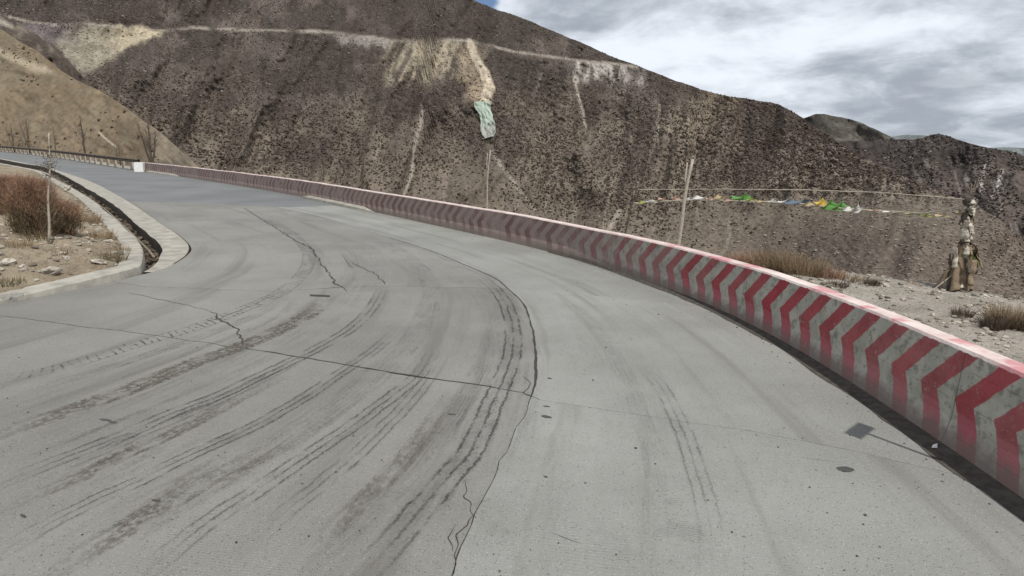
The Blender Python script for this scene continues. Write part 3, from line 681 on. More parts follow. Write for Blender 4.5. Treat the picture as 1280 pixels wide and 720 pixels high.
def colA(x, y):
    big = fbm(x * .008, y * .012, 4, 61); med = fbm(x * .04, y * .05, 4, 62); fin = fbm(x * .25, y * .25, 3, 63)
    hi = np.array([.058, .049, .042]); lo = np.array([.117, .098, .081])
    line = np.interp(x, [0, 250, 480, 640, 800, 1000], [120, 120, 120, 110, 150, 160])
    f = sstep(-60, 70, y - line + (big - .5) * 160 + (med - .5) * 60)
    c = hi * (1 - f[..., None]) + lo * f[..., None]
    c = mixc(c, (.160, .135, .106), sstep(.50, .70, med) * f * .7)
    c = mixc(c, (.135, .112, .098), sstep(.50, .70, fbm(x * .02, y * .03, 4, 64)) * .7 * (1 - f))
    c = mixc(c, (.060, .048, .042), sstep(.56, .72, fbm((x + y * .3) * .022, y * .016, 4, 165)) * .75)
    ridge = np.interp(x, [p[0] for p in skyA], [p[1] for p in skyA]); c = mixc(c, (.062, .048, .042), sstep(24, 6, y - ridge + (med - .5) * 16) * sstep(760, 830, x) * .85)
    c = mixc(c, (.150, .128, .100), sstep(180, 260, y + (med - .5) * 60) * .45)
    c = mixc(c, (.118, .096, .080), sstep(850, 1000, x) * sstep(240, 300, y) * .75)
    rk = sstep(900, 1020, x) * sstep(150, 185, y) * sstep(275, 225, y)
    c = mixc(c, (.215, .185, .150), rk * sstep(.45, .6, fbm(x * .07, y * .07, 4, 65)) * .5)
    ds, _ = dist_poly(x, y, [(905, 118), (880, 140), (865, 160)]); c = mixc(c, (.26, .215, .155), sstep(34, 6, ds + noisy(x, y, .09, 66, 18)) * .4)
    # ravine of pale scree
    ds = sd_poly(x, y, RAV); m_ = sstep(5, -3, ds + noisy(x, y, .12, 67, 6))
    sc_ = np.stack([.20 + .16 * sstep(100, 185, x), .185 + .125 * sstep(100, 185, x), .145 + .08 * sstep(100, 185, x)], -1)
    sc_ = sc_ * (.55 + .9 * fbm((x + y * .6) * .14, y * .10, 4, 68))[..., None]
    c = c * (1 - m_[..., None]) + sc_ * m_[..., None]
    m_ = sstep(110, 70, x) * sstep(26, 34, y) * sstep(60, 45, y) * (x > 10); c = mixc(c, (.15, .13, .13), m_ * .8)
    # scars below the upper road
    yr = np.interp(x, [p[0] for p in roadA], [p[1] for p in roadA])
    sk = x + (y - yr) * .45
    stre = fbm(sk * .16, (y) * .03, 3, 69)
    env = np.interp(sk, [478, 500, 560, 602, 625], [0, 1, 1, .6, 0]); dep = np.interp(sk, [478, 500, 540, 600, 625], [10, 56, 72, 50, 10])
    m_ = env * sstep(0, 3, y - yr) * sstep(1, .55, (y - yr) / dep + noisy(x, y, .08, 70, .35))
    m_ = m_ * (.12 + .88 * sstep(.36, .56, stre)) * (.45 + .55 * sstep(.35, .6, fbm(sk * .35, y * .12, 3, 169)))
    c = mixc(c, (.31, .27, .20), m_ * .9)
    ds, pr = dist_poly(x, y, [(587, 52), (594, 72), (606, 92), (611, 110), (604, 132)]); m_ = sstep(1, .6, ds / (5.5 + 4 * pr + noisy(x, y, .1, 71, 2.5)))
    c = mixc(c, (.41, .355, .275), m_ * .95)
    ds, pr = dist_poly(x, y, [(585, 70), (590, 95), (600, 120)]); c = mixc(c, (.27, .215, .155), sstep(22, 6, ds + noisy(x, y, .1, 72, 8)) * .7 * (1 - m_))
    # green grey wash under the chute
    pale = fbm(x * .22, y * .05, 3, 73)
    m_ = sstep(0, 3, y - yr) * np.interp(x, [708, 722, 760, 800, 812], [0, 1, .9, .7, 0]) * sstep(1, .6, (y - yr) / (24 + 16 * fbm(x * .13, x * 0, 3, 74)))
    c = mixc(c, (.31, .29, .265), m_ * (.22 + .78 * sstep(.36, .54, pale)))
    m_ = sstep(0, 3, y - yr) * np.interp(x, [400, 430, 480, 500], [0, .8, .9, 0]) * sstep(1, .5, (y - yr) / (22 * fbm(x * .13, x * 0, 3, 75) + 4))
    c = mixc(c, (.27, .25, .225), m_ * .8)
    for pts, wd, st in gul:
        ds, pr = dist_poly(x, y, pts); c = mixc(c, (.30, .265, .225), sstep(1.1, .4, ds / (wd * (.4 + 1.2 * fbm(x * .1, y * .1, 3, 76)))) * st)
    for i, gx_ in enumerate((660, 690, 730, 770, 815, 850, 885, 925, 560, 470, 400)):
        cx = gx_ + (y - 200) * -.18 + 14 * (fbm(y * .03, y * 0 + i, 3, 77) - .5); m_ = sstep(2.4, .4, np.abs(x - cx)) * sstep(150, 180, y) * sstep(.48, .6, fbm(y * .05 + i * 9, y * 0, 2, 78))
        c = mixc(c, (.24, .205, .16), m_ * .5)
    c = c * (1 + (fbm((x + y * .4) * .05, y * .016, 4, 265) - .5) * .56 * sstep(250, 210, y))[..., None]
    # the upper road and the verge it was tipped over
    m_ = sstep(2.1, .6, np.abs(y - yr - .4) + noisy(x, y, .09, 79, 1.6)) * sstep(802, 796, x) * (.35 + .65 * sstep(.38, .52, fbm(x * .03, x * 0 + 3, 3, 80)))
    c = mixc(c, (.29, .26, .22), m_ * .75)
    return c * (.82 + .36 * fin)[..., None]
mtn, WA, XA, YA, DA = sheet('mountain', skyA, 520, lambda x: 172 + 0 * x, .70, -260, 1500, 2.2, 300, dispA, colA, M_TER)
mtn['label'] = 'big brown mountainside across the valley covered in dark scrub'

# dark ridge behind on the right, greenish hill behind it, faint far ridges
skyB = [(900, 170), (980, 175), (1040, 178), (1085, 176), (1110, 173), (1140, 174.5), (1153, 172), (1166, 168.5), (1172, 167.5), (1184, 170), (1196, 173.5), (1212, 179), (1238, 185), (1252, 187), (1265, 189.5), (1280, 195), (1340, 215), (1500, 240)]
def dispB(x, y):
    rg = 1 - np.abs(2 * fbm((x - y * .15) * .035, y * .010, 4, 91) - 1); r2 = 1 - np.abs(2 * fbm(x * .11, y * .04, 4, 92) - 1)
    return .12 * (fbm(x * .01, y * .01, 3, 90) - .5) - .022 * (rg - .6) - .010 * (r2 - .6) + .006 * (fbm(x * .3, y * .3, 3, 191) - .5)
def colB(x, y):
    c = np.ones(x.shape + (3,)) * np.array([.050, .042, .039])
    c = mixc(c, (.10, .08, .07), sstep(.45, .65, fbm(x * .03, y * .03, 4, 93)) * sstep(190, 220, y) * .9)
    st = sstep(.58, .72, fbm((x - y * .25) * .16, y * .035, 3, 94)) * sstep(190, 215, y); c = mixc(c, (.17, .15, .135), st * .6)
    for pts in ([(1253, 213), (1247, 232), (1238, 250)], [(1232, 205), (1226, 235), (1215, 262)]):
        ds, _ = dist_poly(x, y, pts); c = mixc(c, (.33, .31, .29), sstep(2.6, .8, ds + noisy(x, y, .15, 95, 1.4)) * .8)
    return c * (.8 + .4 * fbm(x * .3, y * .3, 3, 96))[..., None]
oB, WB, XB, YB, DB = sheet('far_mountain', skyB, 420, lambda x: 620 + 0 * x, .70, 900, 1500, 2.2, 150, dispB, colB, M_TERF)
skyB1 = [(930, 160), (980, 160), (1004, 147), (1020, 141.5), (1030, 142), (1041, 145), (1060, 149), (1079, 154), (1095, 162), (1113, 170), (1130, 178), (1180, 190), (1300, 200)]
def colB1(x, y):
    c = np.ones(x.shape + (3,)) * np.array([.062, .056, .048]); c = mixc(c, (.125, .115, .10), sstep(.5, .62, fbm(x * .05 + y * .05, y * .12, 3, 97)) * .7); return c
sheet('back_hill', skyB1, 300, lambda x: 980 + 0 * x, .66, 930, 1300, 2.5, 60, lambda x, y: .10 * (fbm(x * .03, y * .03, 4, 98) - .5), colB1, M_TERF)
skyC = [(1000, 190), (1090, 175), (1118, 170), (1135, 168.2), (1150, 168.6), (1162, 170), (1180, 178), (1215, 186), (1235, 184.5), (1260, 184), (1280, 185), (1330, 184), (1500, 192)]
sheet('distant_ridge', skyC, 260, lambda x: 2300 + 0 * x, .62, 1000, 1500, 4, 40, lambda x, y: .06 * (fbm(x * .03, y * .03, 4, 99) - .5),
      lambda x, y: np.ones(x.shape + (3,)) * np.array([.15, .165, .165]) * (.7 + .6 * fbm(x * .06, y * .15, 3, 100))[..., None], M_TERF, rough_sky=.3)  # blue grey of distance haze put into the ridge colour
# tan hill on the left and the dark spur behind it
skyD = [(-300, -110), (-60, 5), (0, 36), (25, 52), (45, 64), (62, 76), (80, 91), (95, 101), (125, 113), (150, 130), (175, 147), (197, 163), (215, 178), (238, 199), (262, 224), (300, 260), (360, 300)]
def colD(x, y):
    big = fbm(x * .012, y * .02, 4, 111); med = fbm(x * .05, y * .07, 4, 112)
    c = np.ones(x.shape + (3,)) * np.array([.158, .122, .082])
    c = mixc(c, (.200, .158, .108), sstep(.45, .65, big) * .7); c = mixc(c, (.17, .145, .105), sstep(.5, .7, med) * .4)
    m_ = sstep(120, 95, y + (x * -.35)) * sstep(60, 0, x); c = mixc(c, (.155, .135, .095), m_ * .5)
    lt = sstep(10, 2, np.abs(y - 66 - x * .35 + noisy(x, y, .06, 113, 9))); c = mixc(c, (.33, .28, .205), lt * sstep(75, 55, x) * .8)
    ds, _ = dist_poly(x, y, [(-20, 84), (20, 90), (48, 97)]); c = mixc(c, (.11, .085, .06), sstep(2.6, .8, ds + noisy(x, y, .12, 114, 1.5)) * .8)
    ds, _ = dist_poly(x, y, [(124, 166), (132, 173), (144, 183)]); c = mixc(c, (.42, .37, .29), sstep(1.9, .8, ds) * .8)
    c = mixc(c, (.20, .185, .165), sstep(175, 190, x + noisy(x, y, .1, 115, 14)) * sstep(140, 170, y) * .3)
    return c * (.85 + .3 * fbm(x * .3, y * .3, 3, 116))[..., None]
def dispD(x, y): return .10 * (fbm(x * .01, y * .012, 4, 117) - .5) - .020 * (1 - np.abs(2 * fbm((x + y * .5) * .03, y * .012, 3, 118) - 1)) + .010 * (fbm(x * .16, y * .2, 4, 119) - .5)
kD = lambda x: np.interp(x, [-300, 0, 240, 400], [95, 80, 47, 47])
hill, WD, XD, YD, DD = sheet('tan_hill', skyD, 310, kD, .55, -260, 340, 2.0, 150, dispD, colD, M_TAN)
skyE = [(-200, -70), (-30, 0), (0, 20), (25, 30), (50, 47), (75, 66), (90, 82), (100, 93), (125, 116), (200, 180)]
def colE(x, y):
    c = np.ones(x.shape + (3,)) * np.array([.070, .058, .048]); c = mixc(c, (.16, .135, .11), sstep(.56, .7, fbm(x * .06, y * .08, 4, 121)) * .8)
    yy = np.interp(x, [p[0] for p in skyE], [p[1] for p in skyE]); c = mixc(c, (.30, .27, .23), sstep(30, 5, x) * sstep(2, 6, y - yy) * sstep(12, 8, y - yy)); return c
sheet('dark_spur', skyE, 250, lambda x: 116 + 0 * x, .60, -200, 200, 2.5, 90, lambda x, y: .06 * (fbm(x * .03, y * .03, 4, 122) - .5) - .03 * (1 - np.abs(2 * fbm(x * .08, y * .03, 3, 123) - 1)), colE, M_TER)
# valley floor under everything
vf = mesh_np('valley_floor', [(-12000, -6000, -80), (12000, -6000, -80), (12000, 14000, -80), (-12000, 14000, -80)], [(0, 1, 2, 3)], M_SHOULDER)
tag(link('valley_ground', vf), None, None, None, 'structure')

# scrub on the slopes: small rounded bushes, thousands of them
def blob_variants(n, seed):
    g = np.random.default_rng(seed); t = (1 + 5 ** .5) / 2
    P = np.array([(-1, t, 0), (1, t, 0), (-1, -t, 0), (1, -t, 0), (0, -1, t), (0, 1, t), (0, -1, -t), (0, 1, -t), (t, 0, -1), (t, 0, 1), (-t, 0, -1), (-t, 0, 1)]) / math.hypot(1, t)
    Fc = np.array([(0, 11, 5), (0, 5, 1), (0, 1, 7), (0, 7, 10), (0, 10, 11), (1, 5, 9), (5, 11, 4), (11, 10, 2), (10, 7, 6), (7, 1, 8), (3, 9, 4), (3, 4, 2), (3, 2, 6), (3, 6, 8), (3, 8, 9), (4, 9, 5), (2, 4, 11), (6, 2, 10), (8, 6, 7), (9, 8, 1)])
    return [P * (1 + .5 * (g.random((12, 1)) - .5)) * (1, 1, .8) for _ in range(n)], Fc
BV, BF = blob_variants(12, 4)
def scatter(name, pos, rad, mat, seed=1, cols=None, zs=.8):
    g = np.random.default_rng(seed); n = len(pos); va = np.stack(BV)[g.integers(0, 12, n)]
    a = g.random(n) * 2 * PI; c, s = np.cos(a), np.sin(a)
    st = .75 + .5 * g.random((n, 3))
    q = va * st[:, None]; q = np.stack([q[..., 0] * c[:, None] - q[..., 1] * s[:, None], q[..., 0] * s[:, None] + q[..., 1] * c[:, None], q[..., 2] * zs / .8], -1)
    V = pos[:, None] + q * rad[:, None, None]
    Fc = (BF[None] + (np.arange(n) * 12)[:, None, None]).reshape(-1, 3)
    return link(name, mesh_np(name, V.reshape(-1, 3), Fc, mat, False, col=None if cols is None else np.repeat(cols, 12, 0)))
def attr_mat(name):
    m_, t = newmat(name); a_ = t.n.new('ShaderNodeAttribute'); a_.attribute_name = 'Col'; t.put(t.b.inputs['Base Color'], a_.outputs['Color']); t.b.inputs['Specular IOR Level'].default_value = .05; return m_
M_SCRUB = attr_mat('scrub')
C0 = colA(XA, YA); lum = C0.mean(-1)
clump = .55 * fbm(XA * .030, YA * .040, 4, 131) + .45 * fbm((XA + YA * .3) * .07, YA * .022, 4, 132)
dens = sstep(.27, .60, clump + .08) * sstep(.23, .15, lum)
dens = dens * sstep(-4, 6, sd_poly(XA, YA, RAV)) * (.28 + .72 * sstep(320, 215, YA + (clump - .5) * 90)) + .04 * (lum < .2)
smooth_zone = sstep(70, 20, np.hypot((XA - 590) / 1.3, (YA - 235) * 1.0) + (clump - .5) * 40)
dens *= 1 - .8 * smooth_zone
dens *= 1 - .86 * sstep(830, 900, XA) * sstep(235, 262, YA + (clump - .5) * 50) * sstep(1260, 1200, XA)
dens *= 1 - .6 * sstep(18, 4, np.interp(XA, [200, 640, 800, 1280], [207, 268, 300, 450]) - YA + (clump - .5) * 20)
wt = (DA ** 2) * dens * (XA > -60) * (XA < 1340) * (YA > -40) * (YA < 400)
N = 90000; pr = wt[:-1, :-1].ravel(); pr = pr / pr.sum(); g = np.random.default_rng(5)
ids = g.choice(len(pr), N, p=pr); nr = WA.shape[1] - 1; ii, jj = ids // nr, ids % nr; fu, fv = g.random((2, N, 1))
pos = WA[ii, jj] * (1 - fu) * (1 - fv) + WA[ii + 1, jj] * fu * (1 - fv) + WA[ii, jj + 1] * (1 - fu) * fv + WA[ii + 1, jj + 1] * fu * fv
rad = (.11 + .26 * g.random(N) ** 2.2) * (.75 + .55 * sstep(60, 200, YA[ii, jj])) * (.8 + .4 * clump[ii, jj]) * (1 - .45 * sstep(900, 1100, XA[ii, jj]) * sstep(220, 260, YA[ii, jj])); pos[:, 2] += rad * .25
cols = np.array([.074, .060, .050]) * (.5 + .8 * g.random((N, 1))) * np.array([1, .97, .95]) + np.array([.02, .012, .008]) * (g.random((N, 1)) > .8)
tag(scatter('mountain_scrub', pos, rad, M_SCRUB, 2, cols), None, None, None, 'stuff')
# pale stones and bleached tufts between them
wt = (DA ** 2) * (.15 + clump) * (XA > -60) * (XA < 1340) * (YA > -40) * (YA < 400); pr = wt[:-1, :-1].ravel(); pr = pr / pr.sum(); N = 14000
ids = g.choice(len(pr), N, p=pr); ii, jj = ids // nr, ids % nr; fu, fv = g.random((2, N, 1))
pos = WA[ii, jj] * (1 - fu) * (1 - fv) + WA[ii + 1, jj] * fu * (1 - fv) + WA[ii, jj + 1] * (1 - fu) * fv + WA[ii + 1, jj + 1] * fu * fv
rad = .16 + .34 * g.random(N) ** 2; cols = np.array([.24, .21, .18]) * (.6 + .6 * g.random((N, 1)))
tag(scatter('mountain_stones', pos, rad, M_SCRUB, 3, cols, .5), None, None, None, 'stuff')
cB = fbm(XB * .04, YB * .05, 4, 133); wt = (DB ** 2) * sstep(.3, .6, cB) * (XB < 1340); pr = wt[:-1, :-1].ravel(); pr = pr / pr.sum(); N = 16000; nb_ = WB.shape[1] - 1
ids = g.choice(len(pr), N, p=pr); ii, jj = ids // nb_, ids % nb_; fu, fv = g.random((2, N, 1))
pos = WB[ii, jj] * (1 - fu) * (1 - fv) + WB[ii + 1, jj] * fu * (1 - fv) + WB[ii, jj + 1] * (1 - fu) * fv + WB[ii + 1, jj + 1] * fu * fv
tag(scatter('far_scrub', pos, .5 + 1.0 * g.random(N) ** 2, M_SCRUB, 6, np.where(g.random((N, 1)) > .3, np.array([[.035, .03, .028]]), np.array([[.15, .13, .115]])) * (.6 + .8 * g.random((N, 1)))), None, None, None, 'stuff')
# sparse dots on the tan hill
dn_ = fbm(XD * .03, YD * .04, 3, 141); wt = (DD ** 2) * sstep(.5, .68, dn_) * (XD > -40) * (YD < 215) * (YD > 95); wt += (DD ** 2) * .03 * (XD > -40) * (YD < 215)
wt += (DD ** 2) * 1.5 * sstep(60, 40, XD) * sstep(88, 68, YD) * sstep(48, 60, YD)
pr = wt[:-1, :-1].ravel(); pr = pr / pr.sum(); N = 1800; nrd = WD.shape[1] - 1
ids = g.choice(len(pr), N, p=pr); ii, jj = ids // nrd, ids % nrd
pos = WD[ii, jj].copy(); rad = .05 + .24 * g.random(N) ** 5; pos[:, 2] += rad * .3
cols = np.where(g.random((N, 1)) > .25, np.array([[.075, .055, .038]]), np.array([[.22, .19, .15]])) * (.7 + .6 * g.random((N, 1)))
tag(scatter('hill_scrub', pos, rad, M_SCRUB, 4, cols), None, None, None, 'stuff')
def bvh_of(W):
    n0, n1 = W.shape[:2]; return BVHTree.FromPolygons([tuple(v) for v in W.reshape(-1, 3).tolist()], [tuple(f) for f in grid_faces(n0, n1).tolist()])
bvh_hill = bvh_of(WD)
bvh_mtn = bvh_of(WA[::2, ::2])
# green netting / wash hanging below the pale chute: a draped sheet
def net_mat():
    m_, t = newmat('pale_green_netting'); uv = t.n.new('ShaderNodeUVMap').outputs[0]; u, v, _ = t.sep(uv)
    c = t.mix(t.ramp(v, .45, .75), (.31, .37, .31), (.30, .31, .285))
    l = t.ramp(t.noise(t.comb(t.m('MULTIPLY', u, 9), t.m('MULTIPLY', v, 3)), 1.6, 3), .56, .66)
    c = t.mix(t.m('MULTIPLY', l, .7), c, (.48, .52, .45))
    t.put(t.b.inputs['Base Color'], c); return m_
nl = [(592, 127), (594, 136), (599, 142), (601, 152), (600, 163), (606, 173)]; nr_ = [(612, 127), (613, 135), (616, 145), (619, 156), (619, 165), (617, 170)]
gv = []; guv = []; nA, nB = 26, 12
nL = resample(np.array(nl, float), n=nA); nR = resample(np.array(nr_, float), n=nA)
for i in range(nA):
    for j in range(nB):
        f = j / (nB - 1); q = nL[i] * (1 - f) + nR[i] * f + (rng.random(2) - .5) * (1.0 if j in (0, nB - 1) else .2)
        h_ = hit(bvh_mtn, *q); h_ = h_ if h_ else Vector(gv[-1]); dv = (Vector((0, 0, EYE)) - h_).normalized()
        gv.append(tuple(h_ + dv * (1.3 + .22 * math.sin(i * .6 + j * 2.4) + .2 * math.sin(j * 4.1 + i * .3)))); guv.append((f, i / (nA - 1)))
o = link('slope_netting', mesh_np('slope_netting', gv, grid_faces(nA, nB), net_mat(), uv=guv)); tag(o, 'pale green netting sheet hanging below the tan landslide chute on the mountain', 'netting')
md = o.modifiers.new('thickness', 'SOLIDIFY'); md.thickness = .15

# ------------------------------------------------------------------ barrier
SB = arclen(OUT); iE = int(np.argmin(np.linalg.norm(OUT - np.array([-27.2, 47.7]), axis=1)))
BP = OUT[:iE + 1]; sB = SB[:iE + 1]; nb = len(BP); Nb = normals2(BP)
hB = np.interp(BP[:, 1], [4, 6, 8, 11, 14, 30, 50], [.86, .83, .80, .75, .71, .70, .66])
profB = [(-.02, -.06), (-.02, .0), (-.005, .10), (.035, .30), (.055, .97), (.07, 1.0), (.245, 1.0), (.26, .97), (.31, -.3)]      # offset outward, height fraction
V = np.zeros((nb, len(profB), 3)); uv = np.zeros((nb, len(profB), 2))
wb = (fbm(sB * .7, sB * 0, 4, 151) - .5)
for q, (o_, z) in enumerate(profB):
    V[:, q, :2] = BP + Nb * (o_ + wb[:, None] * (.025 if 1 < q < 8 else 0)); V[:, q, 2] = z * hB + (wb * .03 if 3 < q < 8 else 0)
    uv[:, q, 0] = sB; uv[:, q, 1] = z if q < 6 else 1.0 + (o_ - .07)
# stripe phase from the photographed corner
qv = at(1196, 493, .42)[:2]; s_ref = sB[int(np.argmin(np.linalg.norm(BP - qv, axis=1)))]
def barrier_mat():
    m_, t = newmat('barrier_paint'); uvn = t.n.new('ShaderNodeUVMap').outputs[0]; u, v, _ = t.sep(uvn); p = t.pos()
    ed = t.m('MULTIPLY', t.m('SUBTRACT', t.noise(t.comb(t.m('MULTIPLY', u, 5), t.m('MULTIPLY', v, 4)), 2.2, 3), .5), .05)
    du = t.m('SUBTRACT', v, .50)
    arm = t.m('ADD', t.m('MULTIPLY', t.m('MAXIMUM', du, 0.0), .80), t.m('MULTIPLY', t.m('MAXIMUM', t.m('MULTIPLY', du, -1.0), 0.0), .42))
    ph = t.m('FRACT', t.m('DIVIDE', t.m('ADD', t.m('ADD', t.m('SUBTRACT', s_ref, u), ed), t.m('MULTIPLY', arm, -1.0)), .44))
    red = t.m('MULTIPLY', t.ramp(ph, 0.0, .03), t.ramp(ph, .53, .50))
    # old faded paint on the far stretch
    near = t.ramp(t.m('ADD', u, t.m('MULTIPLY', t.noise(t.comb(u, v), 1.3, 3), 2.0)), 19.5, 26.0, 1, 0); n1 = t.ramp(t.noise(t.comb(u, 0.0), .55, 3, .7), .34, .62)
    keepr = t.m('MAXIMUM', near, t.m('MULTIPLY', t.ramp(t.noise(t.comb(u, t.m('MULTIPLY', v, .6)), 1.1, 3, .7), .34, .58), .8))
    wear = t.m('MULTIPLY', t.ramp(t.noise(p, 6, 5, .7), .28, .38, .45, 1.0), t.ramp(t.noise(p, 28, 4, .75), .30, .42, .55, 1.0))
    sid = t.n.new('ShaderNodeTexWhiteNoise'); sid.noise_dimensions = '1D'; t.put(sid.inputs['W'], t.m('FLOOR', t.m('DIVIDE', t.m('SUBTRACT', t.m('SUBTRACT', s_ref, u), arm), .44)))
    wear = t.m('MULTIPLY', wear, t.ramp(sid.outputs['Value'], 0, 1, .80, 1.0, False))
    low = t.ramp(v, .40, .36)
    cr_ = t.mix(t.ramp(t.noise(p, 2.5, 4), .3, .7), (.235, .024, .036), (.33, .042, .056))
    cr_ = t.mix(t.m('MULTIPLY', low, .65), cr_, (.36, .088, .115))  # paler lower red: dust plus the batter's extra sky light in the colour
    dark = t.mix(near, (.125, .055, .050), cr_)
    cw = t.mix(t.ramp(t.noise(p, 3.5, 5, .65), .35, .65), (.30, .285, .24), (.40, .38, .33))
    cw = t.mix(t.m('MULTIPLY', t.ramp(t.noise(p, 9, 6, .75), .50, .62), .7), cw, (.15, .145, .118))
    cw = t.mix(t.m('MULTIPLY', t.ramp(v, .35, .0), .5), cw, (.42, .33, .33))
    cw = t.mix(t.m('MULTIPLY', t.m('SUBTRACT', 1.0, near), .85), cw, (.245, .182, .168))
    # form-board lines
    bl = t.ramp(t.m('ABSOLUTE', t.m('SUBTRACT', t.m('FRACT', t.m('MULTIPLY', v, 3.1)), .5)), .015, .0)
    cw = t.mix(t.m('MULTIPLY', t.m('MULTIPLY', bl, t.ramp(t.noise(p, 5, 3), .45, .6)), .6), cw, (.10, .095, .085))
    c = t.mix(t.m('MULTIPLY', t.m('MULTIPLY', red, keepr), wear), cw, dark)
    cj = t.ramp(t.m('ABSOLUTE', t.m('SUBTRACT', t.m('FRACT', t.m('DIVIDE', t.m('ADD', u, t.m('MULTIPLY', ed, .3)), 4.0)), .5)), .0022, .0008)
    c = t.mix(t.m('MULTIPLY', cj, .6), c, (.05, .045, .04))
    spl = t.m('MULTIPLY', t.ramp(t.m('ADD', v, t.m('MULTIPLY', t.noise(p, 8, 5, .7), -.35)), .12, -.08), .8)
    c = t.mix(spl, c, (.15, .125, .105))
    # worn pale top with pink bleed
    tp = t.mix(t.ramp(t.noise(p, 3, 4, .6), .35, .7), (.50, .38, .36), (.62, .55, .51))
    tp = t.mix(t.m('MULTIPLY', t.ramp(t.noise(p, 2.1, 3), .56, .64), t.m('MULTIPLY', near, .75)), tp, (.46, .17, .19))
    c = t.mix(t.ramp(t.m('ADD', v, t.m('MULTIPLY', t.m('SUBTRACT', t.noise(p, 15, 3), .5), .05)), .965, .975), c, tp)
    t.put(t.b.inputs['Base Color'], c)
    h = t.m('ADD', t.m('MULTIPLY', t.noise(p, 7, 5, .65), .02), t.m('MULTIPLY', bl, -.004)); bump(t, h, .6, 1.0); t.b.inputs['Roughness'].default_value = .75
    return m_
bar = thing('roadside_barrier', (3.7, 4, 0), 'long low concrete barrier with red and white chevrons curving along the outer road edge', 'barrier')
bb = link('wall', mesh_np('barrier_wall', V.reshape(-1, 3) - np.array([3.7, 4, 0]), np.vstack([grid_faces(nb, len(profB))[:, ::-1]]), barrier_mat(), uv=uv.reshape(-1, 2)), bar)
# pale concrete footing that shows along two far stretches
def foot(y0, y1):
    k = (BP[:, 1] > y0) & (BP[:, 1] < y1); P = BP[k]; n_ = Nb[k]; m_ = len(P); e_ = np.minimum(1, np.minimum(np.arange(m_), m_ - 1 - np.arange(m_)) / 4)
    V = np.zeros((m_, 4, 3))
    for q, (o_, z) in enumerate(((-.30, -.02), (-.28, .09), (-.04, .13), (.0, -.02))):
        V[:, q, :2] = P + n_ * o_ * (e_[:, None] if o_ < -.1 else 1); V[:, q, 2] = z * e_
    link('footing', mesh_np('footing', V.reshape(-1, 3) - np.array([3.7, 4, 0]), grid_faces(m_, 4)[:, ::-1], M_APRON), bar)
foot(22.5, 28.6); foot(42, 47.5)

# ------------------------------------------------------------------ guardrail beyond the barrier
M_RAIL = simple('weathered_rail', (.075, .058, .044), (.115, .095, .075), 3); M_POST = simple('post_concrete', (.30, .275, .23), (.42, .39, .33), 4); M_WHITE = simple('white_paint', (.72, .72, .70), (.8, .8, .78), 4)
GP_ = OUT[iE + 4:]; GP_ = resample(GP_, 2.5)
guard = thing('guardrail', (GP_[0][0], GP_[0][1], 0), 'dark weathered guardrail on a row of pale concrete posts beyond the barrier', 'guardrail')
g0 = np.array([GP_[0][0], GP_[0][1], 0]); GN = normals2(GP_)
rp = [(-.06, .62), (-.13, .68), (-.06, .75), (-.13, .82), (-.06, .89), (0, .90), (0, .60)]
V = np.zeros((len(GP_), len(rp), 3))
for q, (o_, z) in enumerate(rp): V[:, q, :2] = GP_ + GN * o_; V[:, q, 2] = z
link('rail', mesh_np('rail', V.reshape(-1, 3) - g0, np.vstack([grid_faces(len(GP_), len(rp))[:, ::-1]]), M_RAIL), guard)
pm = MB().box((0, 0, .36), (.2, .22, .76), 0, .9).build('post', M_POST, link_=False)
for i in range(1, min(30, len(GP_))):
    q = GP_[i]; link('post', pm, guard, (q[0] + GN[i][0] * .07 - g0[0], q[1] + GN[i][1] * .07 - g0[1], 0), (0, 0, math.atan2(GN[i][1], GN[i][0])))
eb = at(183, 215.5); ebm = MB().box((0, 0, .30), (.62, .5, .70), 0, .94)
tag(ebm.build('end_block', M_WHITE, None, loc=(OUT[iE + 1][0] - .1, OUT[iE + 1][1] - .3, .02)), 'white painted concrete block where the guardrail meets the chevron barrier', 'concrete block').rotation_euler = (0, 0, .2)

